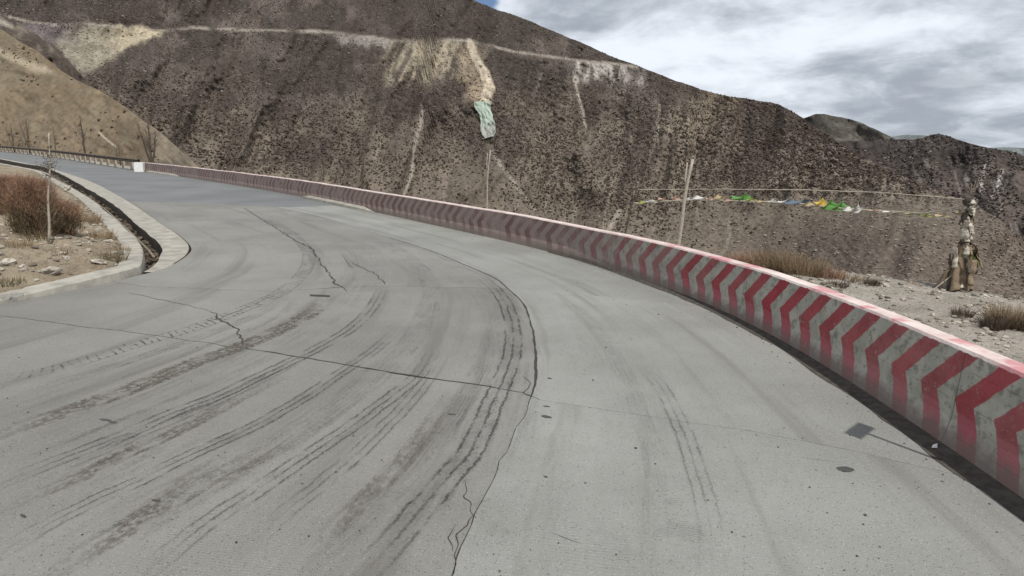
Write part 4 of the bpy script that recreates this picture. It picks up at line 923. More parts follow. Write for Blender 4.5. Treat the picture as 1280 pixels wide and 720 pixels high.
# ------------------------------------------------------------------ plants
def bark(name, a, b): return simple(name, a, b, 25, bs=.5)
M_BARK = bark('bare_bark', (.33, .28, .225), (.44, .385, .32)); M_BARKD = bark('dark_bark', (.06, .048, .038), (.11, .088, .066)); M_TWIG = bark('twig', (.13, .10, .075), (.20, .155, .115))
M_RED = simple('russet_twigs', (.22, .13, .085), (.34, .22, .15), 3, island=.35); M_OLIVE = simple('olive_twigs', (.11, .09, .05), (.20, .165, .10), 3, island=.35)
M_DRY = simple('dry_grass', (.20, .14, .085), (.33, .25, .16), 4, island=.35); M_DARKT = simple('dark_tuft', (.07, .055, .04), (.13, .10, .07), 4, island=.35)
def brush(n, R, H, g, spread=.5, wd=.006, seg=4, curl=.25, rise=0.0, fill=1.0, sx=1.0, sy=1.0):
    """n curved blades fanning out of a disc; numpy, one mesh"""
    a = g.random(n) * 2 * PI; r = R * np.sqrt(g.random(n)) * .55; b = np.stack([r * np.cos(a) * sx, r * np.sin(a) * sy, -.05 + rise * g.random(n)], -1)
    ta = a + (g.random(n) - .5) * 1.4; tl = spread * (.1 + .9 * g.random(n) * np.clip(r / (R * .55) + .25, 0, 1))
    h = H * (.45 + .55 * g.random(n)) * (1 - .35 * (r / R))
    d = np.stack([np.cos(ta) * tl * sx, np.sin(ta) * tl * sy, np.ones(n)], -1)
    t = np.linspace(0, 1, seg + 1); cv_ = (g.random((n, 3)) - .5) * curl * H; cv_[:, 2] *= .3
    C = b[:, None] + d[:, None] * h[:, None, None] * t[None, :, None] + cv_[:, None] * (t ** 2)[None, :, None] + (g.random((n, seg + 1, 3)) - .5) * .03 * H
    wa = g.random(n) * PI; wx = np.stack([np.cos(wa), np.sin(wa), 0 * wa], -1) * wd * (.6 + .8 * g.random((n, 1)))
    w_ = (1 - .85 * t)[None, :, None] * wx[:, None]
    V = np.stack([C - w_, C + w_], 2).reshape(-1, 3); m_ = 2 * (seg + 1)
    f = np.array([(2 * i, 2 * i + 1, 2 * i + 3, 2 * i + 2) for i in range(seg)])
    return V, (f[None] + (np.arange(n) * m_)[:, None, None]).reshape(-1, 4)
def shrub(name, loc, label, cat, group, parts, rot=0.0):
    t = thing(name, loc, label, cat, group)
    for pn, mat, (V, Fc) in parts: link(pn, mesh_np(pn, V, Fc, mat), t)
    return t
def tree_mb(h, g, r0=.05, lean=(0, 0), levels=2, nb=14, start=.3, spread=.6, up=.9, droop=0):
    tr = MB(); tw = MB(); pts = []; nseg = 8
    for i in range(nseg + 1):
        f = i / nseg; pts.append(Vector((lean[0] * f * h + (g.random() - .5) * .02 * h, lean[1] * f * h + (g.random() - .5) * .02 * h, f * h)))
    tr.tube(pts, [r0 * (1 - .8 * i / nseg) + .003 for i in range(nseg + 1)], 7)
    for b in range(nb):
        f = start + (1 - start) * (b + g.random()) / nb; k = min(int(f * nseg), nseg - 1); p = pts[k].lerp(pts[k + 1], f * nseg - k)
        a = g.random() * 2 * PI; L = h * spread * (1.05 - f) * (.5 + .6 * g.random()); d = Vector((math.cos(a), math.sin(a), up * (.6 + .6 * g.random()))).normalized()
        q = [p]; 
        for s_ in range(4): d = (d + Vector((g.random() - .5, g.random() - .5, g.random() * .5 - .05)) * .35).normalized(); q.append(q[-1] + d * L / 4)
        rb = r0 * (.42 - .25 * f); tw.tube(q, [rb, rb * .8, rb * .6, rb * .4, rb * .2], 4, False)
        for s_ in range(3 if levels > 1 else 0):
            m_ = 1 + int(g.random() * 3); a2 = g.random() * 2 * PI; d2 = (d + Vector((math.cos(a2), math.sin(a2), .4)) * .8).normalized(); L2 = L * .45
            q2 = [q[m_], q[m_] + d2 * L2 * .5, q[m_] + (d2 + Vector((0, 0, .25))) * L2]; tw.tube(q2, [rb * .4, rb * .3, rb * .12], 3, False)
            if levels > 2:
                for s3 in range(2):
                    a3 = g.random() * 2 * PI; d3 = (d2 + Vector((math.cos(a3), math.sin(a3), .5)) * .8).normalized(); tw.tube([q2[1], q2[1] + d3 * L2 * .5], [rb * .25, rb * .08], 3, False)
    return tr, tw
G = random.Random(11)
def zbank(x, y): z = drop(bvh_bank, x, y); return z if z is not None else .1
# russet shrubs on the inner bank
def on_bank(px, py):
    h_ = hit(bvh_bank, px, py); return h_
def place_shrub(px, py, fallback): 
    h_ = on_bank(px, py); return tuple(h_) if h_ else fallback
g = np.random.default_rng(21)
def cloud_twigs(n, R, H, g, wd=.003, L=.16, z0=.35, sx=1.0):
    """short fine twigs filling an uneven crown"""
    a = g.random(n) * 2 * PI; f = g.random(n) ** .8; lob = 1 + .25 * np.sin(a * 3 + 1) + .2 * np.sin(a * 5 + f * 6)
    r = R * np.sqrt(g.random(n)) * lob * np.sqrt(np.clip(1 - (2 * f - .75) ** 2 * .55, .05, 1)); z = H * (z0 + (1 - z0) * f * (.8 + .2 * lob))
    c = np.stack([r * np.cos(a) * sx, r * np.sin(a), z], -1) + g.normal(0, .04, (n, 3))
    d = np.stack([np.cos(a) * .45, np.sin(a) * .45, .9 + 0 * a], -1) + g.normal(0, .38, (n, 3)); d /= np.linalg.norm(d, axis=1)[:, None]
    l = L * (.4 + g.random(n)); w = np.cross(d, g.normal(0, 1, (n, 3))); w /= np.linalg.norm(w, axis=1)[:, None]; w *= wd * (.5 + g.random((n, 1)))
    m = c + d * l[:, None] * .5 + g.normal(0, .012, (n, 3)); e = c + d * l[:, None]
    V = np.stack([c - w, c + w, m + w * .7, m - w * .7, e + w * .2, e - w * .2], 1).reshape(-1, 3)
    Fc = np.array([(0, 1, 2, 3), (3, 2, 4, 5)]); return V, (Fc[None] + (np.arange(n) * 6)[:, None, None]).reshape(-1, 4)
def red_bush(px, py, depth, n, R, H, label, group, green=.3, sx=1.0):
    p = atd(px, py, depth); z = zbank(p[0], p[1]); n = int(n * 3.2)
    parts = [('twigs', M_RED, cloud_twigs(n, R * .62, H * .92, g, .0025, .17, .38)), ('branches', M_RED, brush(int(n * .05), R * .8, H * .9, g, .6, .006, 6, .35))]
    if green: parts.append(('foliage', M_OLIVE, cloud_twigs(int(n * green), R * .62, H * .55, g, .0045, .14, .05)))
    parts.append(('stem', M_BARKD, brush(40, R * .4, H * .75, g, .7, .010, 6, .3)))
    return shrub('russet_shrub', (p[0], p[1], z), label, 'shrub', group, parts)
rg = 'russet shrubs on the inner bank'
red_bush(46, 290, 12.6, 2600, .60, 1.05, 'big russet feathery shrub with olive base at the foot of the thin sapling', rg, .7)
red_bush(76, 268, 13.4, 1500, .50, .62, 'lower russet shrub right of the thin sapling beside the ditch', rg, .5)
red_bush(12, 244, 15.2, 2400, .85, .78, 'russet shrub at the left edge of the view higher on the bank', rg, .15)
red_bush(-42, 240, 16.0, 1600, .8, .9, 'russet shrub just past the left edge on the bank', rg, .15)
red_bush(30, 240, 16.5, 2200, .8, .7, 'russet shrub behind the big one and next to the guardrail line', rg, .1)
def tuft(px, py, z0, n, R, H, name, label, group, mat, on='sh', sx=1.0, wd=.005, spread=.8):
    p = at(px, py, z0); z = drop(bvh_sh if on == 'sh' else bvh_bank, p[0], p[1]); z = z0 if z is None else z
    return shrub(name, (p[0], p[1], z), label, 'dry plant', group, [('blades', mat, brush(n, R, H, g, spread, wd, 4, .35, H * .1, sx=sx))])
# thin tufts on the inner bank
for (px, py, n, R, H, lab, m_) in ((138, 312, 260, .45, .28, 'low dry tuft beside the kerb bend', M_OLIVE), (125, 290, 260, .5, .28, 'dry tuft on the bank left of the ditch bend', M_DRY), (150, 300, 160, .3, .2, 'small dry tuft nearest the ditch bend', M_DRY),
        (20, 318, 260, .5, .2, 'flat dry tuft below the big russet shrub', M_DRY), (72, 318, 160, .4, .14, 'flat brown tuft among the bank stones', M_OLIVE), (5, 352, 260, .5, .12, 'low greenish tuft at the left edge by the kerb', M_OLIVE), (110, 272, 300, .5, .35, 'brown tuft right of the russet shrubs by the ditch', M_DRY),
        (105, 330, 180, .4, .12, 'flat dry tuft behind the pale kerb', M_DRY), (48, 305, 300, .55, .30, 'olive tuft at the foot of the big russet shrub', M_OLIVE)):
    tuft(px, py, .35, n, R, H, 'dry_tuft', lab, 'dry tufts on the inner bank', m_, 'bank')
# shoulder plants
tuft(1258, 408, .03, 900, .36, .42, 'dry_bush', 'bushy dry plant on the gravel right of the wrapped pillar', 'dry plants on the outer shoulder', M_DRY, spread=.9)
tuft(1240, 412, .03, 500, .25, .25, 'dark_bush', 'dark low plant left beside the bushy dry one', 'dry plants on the outer shoulder', M_DARKT)
tuft(1275, 412, .03, 500, .3, .28, 'dark_bush', 'dark low plant at the right edge of the view', 'dry plants on the outer shoulder', M_DARKT)
tuft(1202, 396, .03, 260, .22, .20, 'dark_bush', 'small dark plant below the wrapped pillar', 'dry plants on the outer shoulder', M_DARKT)
tuft(1092, 357, .0, 420, .28, .18, 'dark_bush', 'dark tuft on the lip of the gravel shoulder left of the pillar', 'dry plants on the outer shoulder', M_DARKT)
tuft(1046, 362, .0, 300, .32, .16, 'dark_bush', 'dark tuft near the barrier top on the gravel lip', 'dry plants on the outer shoulder', M_DARKT)
tuft(1062, 352, .0, 320, .40, .20, 'dry_bush', 'brown tuft between two dark tufts on the gravel lip', 'dry plants on the outer shoulder', M_DRY)
tuft(1140, 358, .0, 260, .32, .10, 'dry_bush', 'flat brown tuft left of the wrapped pillar', 'dry plants on the outer shoulder', M_DRY)
tuft(1265, 372, .0, 260, .2, .12, 'dark_bush', 'dark tuft on the lip right of the wrapped pillar', 'dry plants on the outer shoulder', M_DARKT)
tuft(1150, 424, .0, 200, .20, .12, 'dark_bush', 'low dark tuft close behind the barrier top', 'dry plants on the outer shoulder', M_DARKT)
for (px, dpt, n, R, H, lab, m_) in ((970, 12.6, 1300, .55, .55, 'tall dry bush behind the barrier with reddish tips', M_DRY), (1005, 12.2, 900, .5, .42, 'dry bush right of the tall dry bush behind the barrier', M_DRY), (935, 13.4, 700, .5, .36, 'dry bush left of the tall dry bush behind the barrier', M_RED),
        (1035, 12.0, 500, .4, .26, 'short brown bush at the start of the gravel lip', M_RED), (985, 11.2, 260, .3, .25, 'thin dry bush close behind the barrier', M_DARKT)):
    p = atd(px, 340, dpt); z = drop(bvh_sh, p[0], p[1]) or 0
    shrub('dry_bush', (p[0], p[1], z), lab, 'dry plant', 'dry plants on the outer shoulder', [('blades', m_, brush(n, R, H, g, .6, .006, 4, .3, H * .15, sx=1.3))])

# saplings planted behind the barrier and on the bank
def sapling(px_base, px_top, y_top, depth, r0, label, mat=M_BARK, fork=True, twigs=0, name='sapling', group='bare saplings planted behind the barrier'):
    b = atd(px_base, 300, depth); tp = atd(px_top, y_top, depth); z = drop(bvh_sh, b[0], b[1]); z = 0 if z is None else z
    h = tp[2] - z; t = thing(name, (b[0], b[1], z), label, 'sapling', group)
    lx = (tp[0] - b[0]); pts = [(lx * f + .02 * math.sin(f * 7), 0.01 * math.sin(f * 9), h * f - (.1 if f == 0 else 0)) for f in np.linspace(0, 1, 9)]
    MB().tube(pts, [r0 * (1 - .45 * f) for f in np.linspace(0, 1, 9)], 8).build('trunk', mat, t, True)
    if fork:
        q = Vector(pts[6]); mb = MB(); mb.tube([q, q + Vector((-.045, .02, .12)), q + Vector((-.025, .0, h * .22))], [r0 * .5, r0 * .45, r0 * .25], 6)
        mb.build('branch', mat, t, True)
    if twigs:
        mb = MB()
        for i in range(twigs):
            f = .35 + .6 * G.random(); q = Vector((lx * f, 0, h * f)); a = G.random() * 2 * PI; L = .1 + .22 * G.random()
            mb.tube([q, q + Vector((math.cos(a) * L * .5, math.sin(a) * L * .5, L * .35)), q + Vector((math.cos(a) * L, math.sin(a) * L, L * .9))], [.006, .005, .002], 4)
        tag(mb.build('twigs', M_TWIG, t, True), None, None, None, 'stuff')
    return t
sapling(845, 865.5, 199, 13.4, .048, 'thick bare sapling with forked top rising behind the bright chevrons')
sapling(606, 612.5, 188, 18.8, .028, 'thin pale sapling behind the faded middle of the barrier', twigs=3)
sapling(453, 455, 188, 25.2, .020, 'faint grey sapling behind the far half of the barrier', M_BARKD, False, 6)
sapling(774, 797.5, 233, 14.6, .024, 'dark leaning stake behind the barrier holding the left ends of the flag strings', M_BARKD, False, 0, 'wooden_stake', None)

# sapling on the bank in front of the shrubs
p = atd(58, 288, 12.0); z = zbank(p[0], p[1]); t = thing('bank_sapling', (p[0], p[1], z), 'thin leaning sapling with dark leaf clumps standing among the russet shrubs', 'sapling')
tp = atd(62, 166, 12.0); h = tp[2] - z
pts = [((tp[0] - p[0]) * f + .015 * math.sin(f * 11), 0, h * f) for f in np.linspace(0, 1, 12)]
MB().tube(pts, [.022 * (1 - .7 * f) + .003 for f in np.linspace(0, 1, 12)], 7).build('trunk', M_BARK, t, True)
mb = MB()
for i in range(26):
    f = .25 + .72 * G.random(); q = Vector(((tp[0] - p[0]) * f, 0, h * f)); a = G.random() * 2 * PI; L = (.08 + .26 * G.random()) * (1.25 - f)
    mb.tube([q, q + Vector((math.cos(a) * L * .6, math.sin(a) * L * .6, L * .4)), q + Vector((math.cos(a) * L, math.sin(a) * L, L * 1.0))], [.006, .004, .002], 4)
tag(mb.build('twigs', M_TWIG, t, True), None, None, None, 'stuff')
lv = []; lf = []
for f0, cnt, rr in ((.70, 90, .10), (.80, 60, .08), (.88, 40, .06), (.62, 40, .07), (.75, 60, .13)):
    for i in range(cnt):
        c = Vector(((tp[0] - p[0]) * f0, 0, h * f0)) + Vector((G.gauss(0, rr * .6), G.gauss(0, rr * .6), G.gauss(0, rr * .35))); a = Vector((G.gauss(0, 1), G.gauss(0, 1), G.gauss(0, 1))).normalized() * .018; b = a.cross(Vector((G.gauss(0, 1), G.gauss(0, 1), 1))).normalized() * .008
        k = len(lv); lv += [c - a, c + b, c + a, c - b]; lf.append((k, k + 1, k + 2, k + 3))
link('leaves', mesh_np('leaves', [tuple(v) for v in lv], lf, M_DARKT), t)

# bare trees beyond the guardrail
def far_tree(px, ybase, depth, h, label, seed, nb=16, r0=.07, twin=0, lv=3, sp_=.5):
    gg = random.Random(seed); p = atd(px, ybase, depth); z = drop(bvh_sh, p[0], p[1]); z = p[2] if z is None else z
    t = thing('bare_tree', (p[0], p[1], z), label, 'tree', 'bare trees beyond the guardrail'); h = h + (p[2] - z)
    tr, tw = tree_mb(h, gg, r0, (0, 0), lv, nb, .35, sp_, 1.3); tr.build('trunk', M_BARKD, t, True); tw.build('crown', M_TWIG, t, True)
    for k in range(twin):
        tr, tw = tree_mb(h * (.9 - .15 * k), gg, r0 * .85, ((-.22, .18, -.08)[k], 0), lv, nb - 3, .4, sp_, 1.3)
        tr.build('trunk', M_BARKD, t, True); tw.build('crown', M_TWIG, t, True)
    return t
far_tree(190, 207, 50.5, 3.6, 'three stemmed bare tree behind the white end block of the guardrail', 3, 20, .11, 2)
far_tree(106, 193, 66, 3.9, 'bare tree standing alone behind the middle of the guardrail', 5, 20, .11, 0)
far_tree(37, 184, 88, 3.8, 'bare tree left of the bank sapling behind the guardrail', 7, 16, .09, 1)
far_tree(17, 182, 94, 3.2, 'small bare tree at the far left behind the guardrail', 9, 14, .08, 1)
far_tree(70, 187, 78, 2.8, 'slight bare tree just right of the bank sapling', 13, 10, .06, 0)
far_tree(150, 199, 57, 1.5, 'tiny bare bush tree between two bare trees', 15, 8, .03, 2)

# ------------------------------------------------------------------ wrapped pillar and its flag strings
M_CLOTH = simple('weathered_cloth', (.33, .29, .23), (.56, .52, .44), 11, bs=.8, bd=.02, coord='obj'); M_CLOTHB = simple('brown_cloth', (.13, .095, .060), (.26, .20, .135), 7, bs=.8, bd=.02, coord='obj')
M_ROPE = simple('rope', (.30, .26, .20), (.42, .38, .31), 30); M_DARKC = simple('dark_cloth', (.05, .042, .036), (.10, .085, .07), 12)
def cl(name, c): return simple(name, tuple(q * .75 for q in c), c, 14, bs=.5, bd=.01)
CLR = {'white': cl('cloth_white', (.66, .66, .62)), 'green': cl('cloth_green', (.13, .30, .08)), 'yellow': cl('cloth_yellow', (.62, .44, .10)), 'blue': cl('cloth_blue', (.13, .17, .22)), 'salmon': cl('cloth_salmon', (.46, .31, .24)), 'tan': cl('cloth_tan', (.42, .34, .20)), 'olive': cl('cloth_olive', (.30, .32, .10))}
pc = atd(1202, 360, 11.35); zz = drop(bvh_sh, pc[0], pc[1]); zz = 0 if zz is None else zz
top_ = atd(1211, 250, 11.35); ph_ = top_[2] - zz
pil = thing('prayer_flag_pillar', (pc[0], pc[1], zz), 'leaning pillar wrapped in off white cloth above a brown cloth skirt on the gravel lip', 'pillar')
leanx = (top_[0] - pc[0]) / ph_
MB().tube([(leanx * f * ph_, 0, f * ph_ - .1) for f in np.linspace(0, 1.02, 6)], .035, 8).build('pole', M_BARKD, pil, True)
def lump(cx, cz, R, Hh, seed, sq=.25, nu=22, nv=9):
    V = []; 
    for i in range(nu):
        a = 2 * PI * i / nu
        for j in range(nv):
            f = j / (nv - 1) * PI; prof_ = math.sin(f) ** .6; n_ = mnoise.noise(Vector((math.cos(a) * 1.6, math.sin(a) * 1.6, f * 1.5 + seed * 3.1))) ; n2_ = mnoise.noise(Vector((math.cos(a) * 5, math.sin(a) * 5, f * 2 + seed)))
            r_ = R * (prof_ * (1 + .45 * n_ + .25 * n2_) * .75 + .2)
            V.append((cx + r_ * math.cos(a), r_ * math.sin(a), cz - Hh / 2 * math.cos(f) + .25 * Hh * math.sin(a * 1 + seed)))
    return V, grid_faces(nu, nv, True)
gg = random.Random(4); zc = .80; k = 0
while zc < ph_:
    hh_ = .050 + .045 * gg.random(); R_ = (.068 + .036 * gg.random()) * (1.08 - .12 * zc / ph_); dk = k % 4 == 1 or k in (2, 10)
    V_, F_ = lump(leanx * zc + (gg.random() - .5) * .05 + (-.02 if dk else 0), zc, R_ * (.8 if dk else 1), hh_ * 1.5, k * 1.7)
    link('cloth_wrap', mesh_np('cloth_wrap', V_, F_, M_DARKC if dk else (M_CLOTHB if k % 5 == 3 else M_CLOTH), True), pil); zc += hh_ * .80; k += 1
# brown skirt
nu, nv = 48, 14; V = []
for i in range(nu):
    a = 2 * PI * i / nu
    for j in range(nv):
        f = j / (nv - 1); lft = max(0, -math.cos(a)); R_ = .10 + (1 - f) ** 1.3 * (.06 + .20 * lft); fold = 1 + .22 * math.sin(a * 7 + f * 2) * (1 - f * .4) + .12 * mnoise.noise(Vector((math.cos(a) * 3, math.sin(a) * 3, f * 3)))
        V.append((leanx * f * .8 + R_ * fold * math.cos(a), R_ * fold * math.sin(a) * .8, .02 + f * .80 + .03 * math.sin(a * 5)))
link('skirt', mesh_np('skirt', V, grid_faces(nu, nv, True), M_CLOTHB, True), pil)
V_, F_ = lump(-.10, .07, .16, .12, 22); link('cloth_wrap', mesh_np('cloth_wrap', V_, F_, M_CLOTH, True), pil)
V_, F_ = lump(.12, .55, .09, .22, 31); link('cloth_wrap', mesh_np('cloth_wrap', V_, F_, CLR['olive'], True), pil)
def cloth_strip(z0, a0, wd_, L, R_, mat, k):
    V = []; n1_, n2_ = 10, 4
    for i in range(n1_):
        f = i / (n1_ - 1); z = z0 - L * f; r_ = R_ * (1 + .35 * f) + .02 * math.sin(f * 6 + k) + .012 * math.sin(f * 15 + k * 2)
        for j in range(n2_):
            a = a0 + (j / (n2_ - 1) - .5) * wd_ / R_ * (1 - .3 * f) + .5 * f * math.sin(k * 1.3) ; rr = r_ + .012 * math.sin(j * 2.1 + k + f * 4)
            V.append((leanx * z + rr * math.cos(a), rr * math.sin(a), z))
    o = link('cloth_strip', mesh_np('cloth_strip', V, grid_faces(n1_, n2_), mat, True), pil); md = o.modifiers.new('t', 'SOLIDIFY'); md.thickness = .004
for k in range(34):
    z0 = .45 + (ph_ - .45) * gg.random(); up = z0 > .85
    cloth_strip(z0, gg.random() * 2 * PI, .06 + .08 * gg.random(), (.12 if up else .28) + .2 * gg.random(), (.078 if up else .14 + .06 * gg.random()), [M_CLOTH, M_CLOTH, M_CLOTHB, M_DARKC, M_CLOTH][k % 5] if up else [M_CLOTHB, M_CLOTHB, M_CLOTH, M_DARKC][k % 4], k)
me = mesh_np('dark_flap', [(-.18, -.05, .30), (-.50, -.03, .0), (-.24, -.12, -.02), (-.10, -.17, .05), (-.16, .1, .28), (-.46, .12, .0)], [(0, 1, 2), (0, 2, 3), (0, 4, 5), (0, 5, 1)], M_DARKC); link('flap', me, pil)
MB().tube([(-.14, -.03, .36), (-.52, -.02, .0)], .012, 6).build('guy_rope', M_ROPE, pil)
# a couple of dry switches tied to the top
mb = MB()
for dx in (.02, .08, .13): mb.tube([(leanx * ph_, 0, ph_ - .08), (leanx * ph_ + dx * .5, .0, ph_ + .12), (leanx * ph_ + dx, .02, ph_ + .26 + dx)], [.011, .008, .004], 5)
mb.build('switch', M_TWIG, pil, True)

dL = 14.6; dR = 11.35
def on_string(x, y): f = (x - 797) / (1205 - 797); return atd(x, y, dL + (dR - dL) * np.clip(f, -.1, 1.05))
def string(pts, r_, label, flags, cloth_on=None):
    P = resample(np.array([on_string(x, y) for x, y in pts]), .06); n = len(P)
    P[:, 2] += (fbm(np.arange(n) * .35, np.zeros(n), 3, 171) - .5) * .014
    t = thing('flag_string', tuple(P[0]), label, 'flag string', 'flag strings tied to the wrapped pillar'); o0 = P[0]
    rr = r_ * (.6 + .8 * fbm(np.arange(n) * .5, np.zeros(n) + 5, 2, 172))
    MB().tube([tuple(q - o0) for q in P], rr.tolist(), 6).build('rope', M_ROPE, t, True)
    for (x, y, w_, h_, colr) in flags:
        c = on_string(x, y) - o0; sc_ = (dL + dR) / 2 / F; kz = 1.35 if colr in ('green', 'yellow', 'blue') else 1.1; W_ = w_ * sc_ * kz; H_ = h_ * sc_ * kz; nu, nv = 9, 6; V = []; sd_ = gg.random() * 9
        for i in range(nu):
            for j in range(nv):
                a_, b_ = i / (nu - 1) - .5, j / (nv - 1) - .5
                V.append((c[0] + a_ * W_ * (1 + .25 * b_) + .1 * H_ * math.sin(b_ * 5 + sd_), c[1] + .35 * H_ * math.sin(a_ * 7 + b_ * 3 + sd_) * .7, c[2] - b_ * H_ * (.8 + .35 * math.sin(a_ * 6 + sd_)) * (1 - 1.6 * a_ * a_) + .10 * H_ * math.sin(a_ * 8 + sd_)))
        link('flag', mesh_np('flag', V, grid_faces(nu, nv), CLR[colr], True), t)
    return t
string([(797.5, 237), (900, 236.5), (1000, 237.3), (1100, 240.5), (1207, 249)], .0095, 'upper thin pale rope almost level from the dark stake to the pillar top', [])
string([(790, 254), (820, 252), (863, 250), (900, 250.5), (950, 252), (1000, 254.5), (1040, 259.5), (1075, 262), (1125, 265), (1155, 267), (1180, 262), (1206, 256)], .016,
       'lower sagging rope hung with bunched green, yellow, blue and white flags',
       [(800, 254, 10, 4, 'white'), (860, 249, 12, 4, 'white'), (912, 250.5, 14, 4, 'salmon'), (952, 252, 10, 4, 'tan'), (992, 251, 8, 5, 'tan'), (1095, 263, 16, 3, 'salmon'), (1112, 264.5, 14, 3, 'white'), (805, 253, 14, 5, 'olive'), (815, 252, 16, 4, 'white'), (828, 248.5, 10, 5, 'salmon'), (845, 247.5, 12, 5, 'salmon'), (874, 247, 20, 5, 'white'), (888, 248, 12, 4, 'salmon'), (900, 246.5, 12, 8, 'tan'), (928, 247.5, 20, 7, 'green'), (940, 250, 14, 4, 'olive'),
        (966, 252, 12, 5, 'white'), (984, 252.5, 22, 5.5, 'white'), (998, 253, 22, 6, 'blue'), (1014, 255.5, 16, 5, 'tan'), (1027, 254, 13, 8, 'yellow'), (1041, 257, 16, 9, 'green'), (1053, 258.5, 16, 8, 'green'), (1064, 261.5, 14, 7, 'white'), (1073, 260.5, 7, 11, 'white')])
string([(1125, 265), (1150, 269), (1180, 270), (1190, 267), (1207, 265)], .011, 'short twisted rope loop low on the left side of the pillar', [(1140, 267, 16, 4, 'tan'), (1158, 269, 14, 4, 'olive'), (1178, 269.5, 14, 4, 'tan'), (1200, 266, 10, 5, 'tan')])

# ------------------------------------------------------------------ stones, grit, litter
M_STONE = simple('stone', (.24, .215, .18), (.42, .385, .33), 6, bs=.5, bd=.01, island=.25); M_STONED = simple('dark_stone', (.10, .09, .078), (.17, .155, .135), 6, island=.2)
def rock_mesh(seed, mat):
    import bmesh
    bm = bmesh.new(); bmesh.ops.create_icosphere(bm, subdivisions=3, radius=1); 
    for v in bm.verts:
        d = v.co.normalized(); n_ = mnoise.noise(d * 1.3 + Vector((seed * 5.1, 0, 0))) * .45 + mnoise.noise(d * 3.1 + Vector((0, seed * 3.3, 0))) * .18; c_ = mnoise.cell(d * 1.7 + Vector((seed, seed, 0))) * .18
        v.co = d * (1 + n_ + c_)
    me = bpy.data.meshes.new('rock'); bm.to_mesh(me); bm.free(); me.materials.append(mat); return me
rocks = [rock_mesh(i, M_STONE) for i in range(4)] + [rock_mesh(9, M_STONED)]
def rock(px, py, z0, s, lab, grp, k, bv=None):
    h_ = hit(bv, px, py); p = h_ if h_ else Vector(at(px, py, z0))
    o = link('stone', rocks[k], None, (p.x, p.y, p.z + s[2] * .25), (G.random() * .3, G.random() * .3, G.random() * 6), s); tag(o, lab, 'stone', grp)
gB = 'stones lying on the inner bank'
for a_ in ((64, 341, (.15, .10, .075), 'pale topped stone with dark front, largest on the inner bank', 0), (82, 323, (.06, .05, .035), 'small white stone above the kerb middle', 1), (124, 328, (.16, .1, .05), 'broad flat stone beside the kerb near the ditch', 2), (148, 318, (.10, .07, .05), 'dark stone by the kerb bend', 4), (28, 334, (.07, .05, .035), 'small pale stone in the left of the bank', 1),
           (8, 330, (.12, .09, .07), 'pale stone at the left edge of the bank', 3), (112, 305, (.10, .05, .035), 'pale flat stone in the middle of the bank', 1), (139, 299, (.07, .05, .035), 'white stone below the dry tufts by the ditch', 2), (84, 236, (.14, .10, .10), 'pale stone sticking out right of the russet shrub', 0), (66, 299, (.20, .05, .04), 'long flat stone under the big russet shrub', 3), (113, 346, (.05, .04, .03), 'pebble sized stone touching the kerb', 0)):
    rock(a_[0], a_[1], .3, a_[2], a_[3], gB, a_[4], bvh_bank)
gS = 'stones lying on the outer shoulder'
for a_ in ((1105, 357, (.16, .08, .045), 'flat pale slab on the lip left of the pillar', 1), (1175, 372, (.06, .04, .03), 'small pale stone in front of the pillar', 2), (1232, 372, (.09, .06, .04), 'stone between the pillar and the bushy plant', 3), (1128, 375, (.05, .04, .03), 'small stone in the middle of the gravel shoulder', 0)):
    rock(a_[0], a_[1], 0, a_[2], a_[3], gS, a_[4], bvh_sh)
def gravel(name, n, bvx, xr, yr, rr, mat, seed, cond=lambda x, y: True):
    g2 = np.random.default_rng(seed); P = []; R = []
    while len(P) < n:
        x = xr[0] + (xr[1] - xr[0]) * g2.random(); y = yr[0] + (yr[1] - yr[0]) * g2.random()
        if not cond(x, y): continue
        z = drop(bvx, x, y) if bvx else 0
        if z is None or z < -.35: n -= 1; continue
        r_ = rr[0] + (rr[1] - rr[0]) * g2.random() ** 4; P.append((x, y, z + r_ * .2)); R.append(r_)
    P = np.array(P); R = np.array(R); g3 = g2.random((len(P), 1))
    o = scatter(name, P, R, M_SCRUB, seed, (np.array([.30, .27, .225]) * (.35 + 1.05 * g3)), .55); return tag(o, None, None, None, 'stuff')
gravel('bank_gravel', 7000, bvh_bank, (-16, -6.6), (8, 26), (.008, .075), M_STONE, 31)
gravel('shoulder_gravel', 9000, bvh_sh, (3.9, 14), (4, 15), (.006, .06), M_STONE, 32)
# dry leaf and twig litter over the bank
g5 = np.random.default_rng(77); LV = []; LF = []; kk = 0
while kk < 9000:
    x = -15 + 8.4 * g5.random(); y = 8.5 + 15 * g5.random()
    if vnoise(x * 1.6, y * 1.6, 5) < .42: kk += .25; continue
    z = drop(bvh_bank, x, y)
    if z is None or z < -.1: kk += .25; continue
    a = g5.random() * 2 * PI; L = .03 + .09 * g5.random(); dx, dy, dz = math.cos(a) * L, math.sin(a) * L, L * (.9 * g5.random() ** 2); q = len(LV); w_ = .003
    LV += [(x - w_, y, z), (x + w_, y, z), (x + dx + w_, y + dy, z + dz + .01), (x + dx, y + dy, z + dz + .014)]; LF.append((q, q + 1, q + 2, q + 3)); kk += 1
tag(link('dry_litter', mesh_np('dry_litter', LV, LF, simple('litter', (.15, .11, .07), (.32, .25, .165), 5, island=.3))), None, None, None, 'stuff')
# debris in the ditch
Pd = []; g4 = np.random.default_rng(8)
for i in range(1500):
    q = g4.integers(2, 150); f = g4.random(); c = A2_[q] * f + Km[q] * (1 - f); Pd.append((c[0], c[1], -.36 + .12 * g4.random()))
tag(scatter('ditch_rubble', np.array(Pd), .02 + .09 * g4.random(len(Pd)) ** 2, M_SCRUB, 12, np.array([.13, .105, .08]) * (.3 + .9 * g4.random((len(Pd), 1)))), None, None, None, 'stuff')
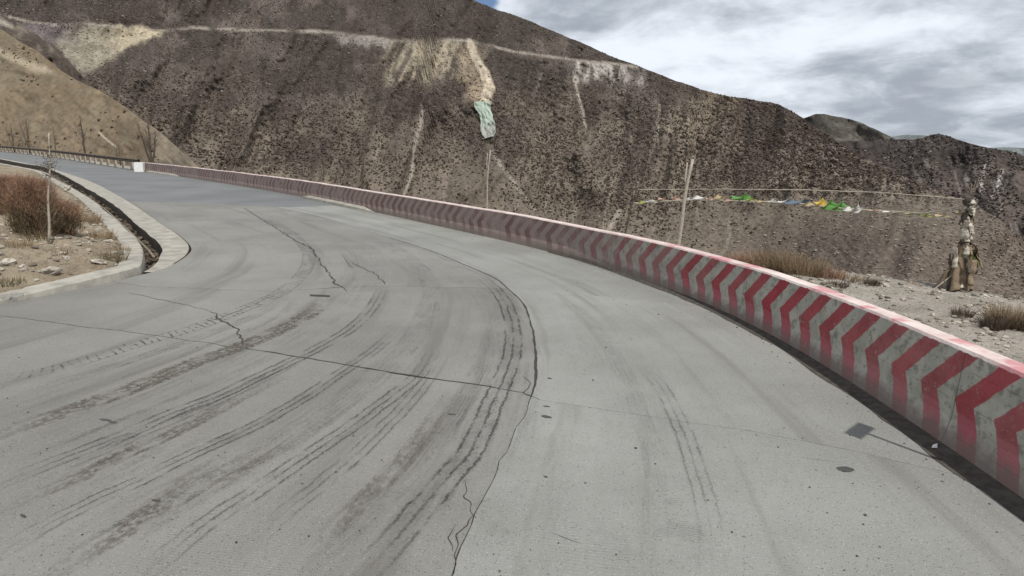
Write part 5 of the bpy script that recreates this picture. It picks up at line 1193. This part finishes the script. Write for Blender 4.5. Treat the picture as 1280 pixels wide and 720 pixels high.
# grit on the road: along the barrier foot mostly
Pg = []; Rg = []
for i in range(2400):
    q = g4.integers(30, 200); o_ = .06 + g4.exponential(.16 if g4.random() < .7 else 1.1); 
    if o_ > 6: continue
    c = OUT[q] + (OUT[q + 1] - OUT[q]) * g4.random() - NO[q] * o_; Pg.append((c[0], c[1], .004)); Rg.append(.002 + .010 * g4.random() ** 5)
for i in range(700):
    c = gp([(g4.random() * 1280, 400 + 330 * g4.random())])[0]
    if c[0] > 3.5: continue
    Pg.append((c[0], c[1], .004)); Rg.append(.002 + .006 * g4.random() ** 4)
tag(scatter('road_grit', np.array(Pg), np.array(Rg), M_SCRUB, 13, np.array([.10, .09, .078]) * (.4 + 1.6 * g4.random((len(Pg), 1)) ** 2), .5), None, None, None, 'stuff')
# leaf litter against the barrier foot, its colour darkened to deepen the shadow strip
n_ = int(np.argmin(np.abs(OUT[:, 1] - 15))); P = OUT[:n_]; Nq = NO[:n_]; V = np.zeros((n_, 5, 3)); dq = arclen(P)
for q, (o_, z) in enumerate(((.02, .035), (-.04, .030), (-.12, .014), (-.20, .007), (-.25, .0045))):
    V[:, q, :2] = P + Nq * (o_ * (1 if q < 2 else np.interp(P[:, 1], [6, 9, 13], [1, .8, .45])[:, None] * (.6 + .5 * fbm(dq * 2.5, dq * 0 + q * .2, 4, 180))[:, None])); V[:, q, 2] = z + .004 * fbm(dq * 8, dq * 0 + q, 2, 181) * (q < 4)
V[:, :, 2] *= 1; tag(link('silt_shade_strip', mesh_np('silt_shade_strip', V.reshape(-1, 3), grid_faces(n_, 5)[:, ::-1], simple('silt_shade', (.045, .040, .034), (.085, .075, .062), 12, bs=.6, bd=.01))), None, None, None, 'stuff')
p = at(1168, 562); me = mesh_np('scrap', [(-.05, 0, .01), (.0, -.02, .004), (.05, .01, .022), (.01, .022, .012)], [(0, 1, 2, 3)], M_WHITE)
o = link('litter_scrap', me, None, (p[0], p[1], .02), (0, 0, .5)); tag(o, 'small white scrap of paper in the shade at the barrier foot', 'litter'); md = o.modifiers.new('t', 'SOLIDIFY'); md.thickness = .002

# road sign that stands just outside the view and throws its shadow on the road
qt = at(1066, 538)[:2]; hs = (3.95 - qt[0]) / (SUN.x / SUN.z); sy = qt[1] + hs * (SUN.y / SUN.z)
M_STEEL = simple('galvanised_steel', (.35, .36, .37), (.45, .46, .47), 8, .5)
sg = thing('road_sign', (3.95 + .06, sy, 0), 'small rectangular sign on a thin steel post behind the barrier, right of the view', 'sign')
MB().tube([(0, 0, 0), (0, 0, hs + .10)], .018, 8).build('post', M_STEEL, sg, True)
MB().box((0, 0, hs), (.34, .02, .24)).build('panel', M_STEEL, sg)
sg.rotation_euler = (0, 0, .75)
print('sign', hs, sy)
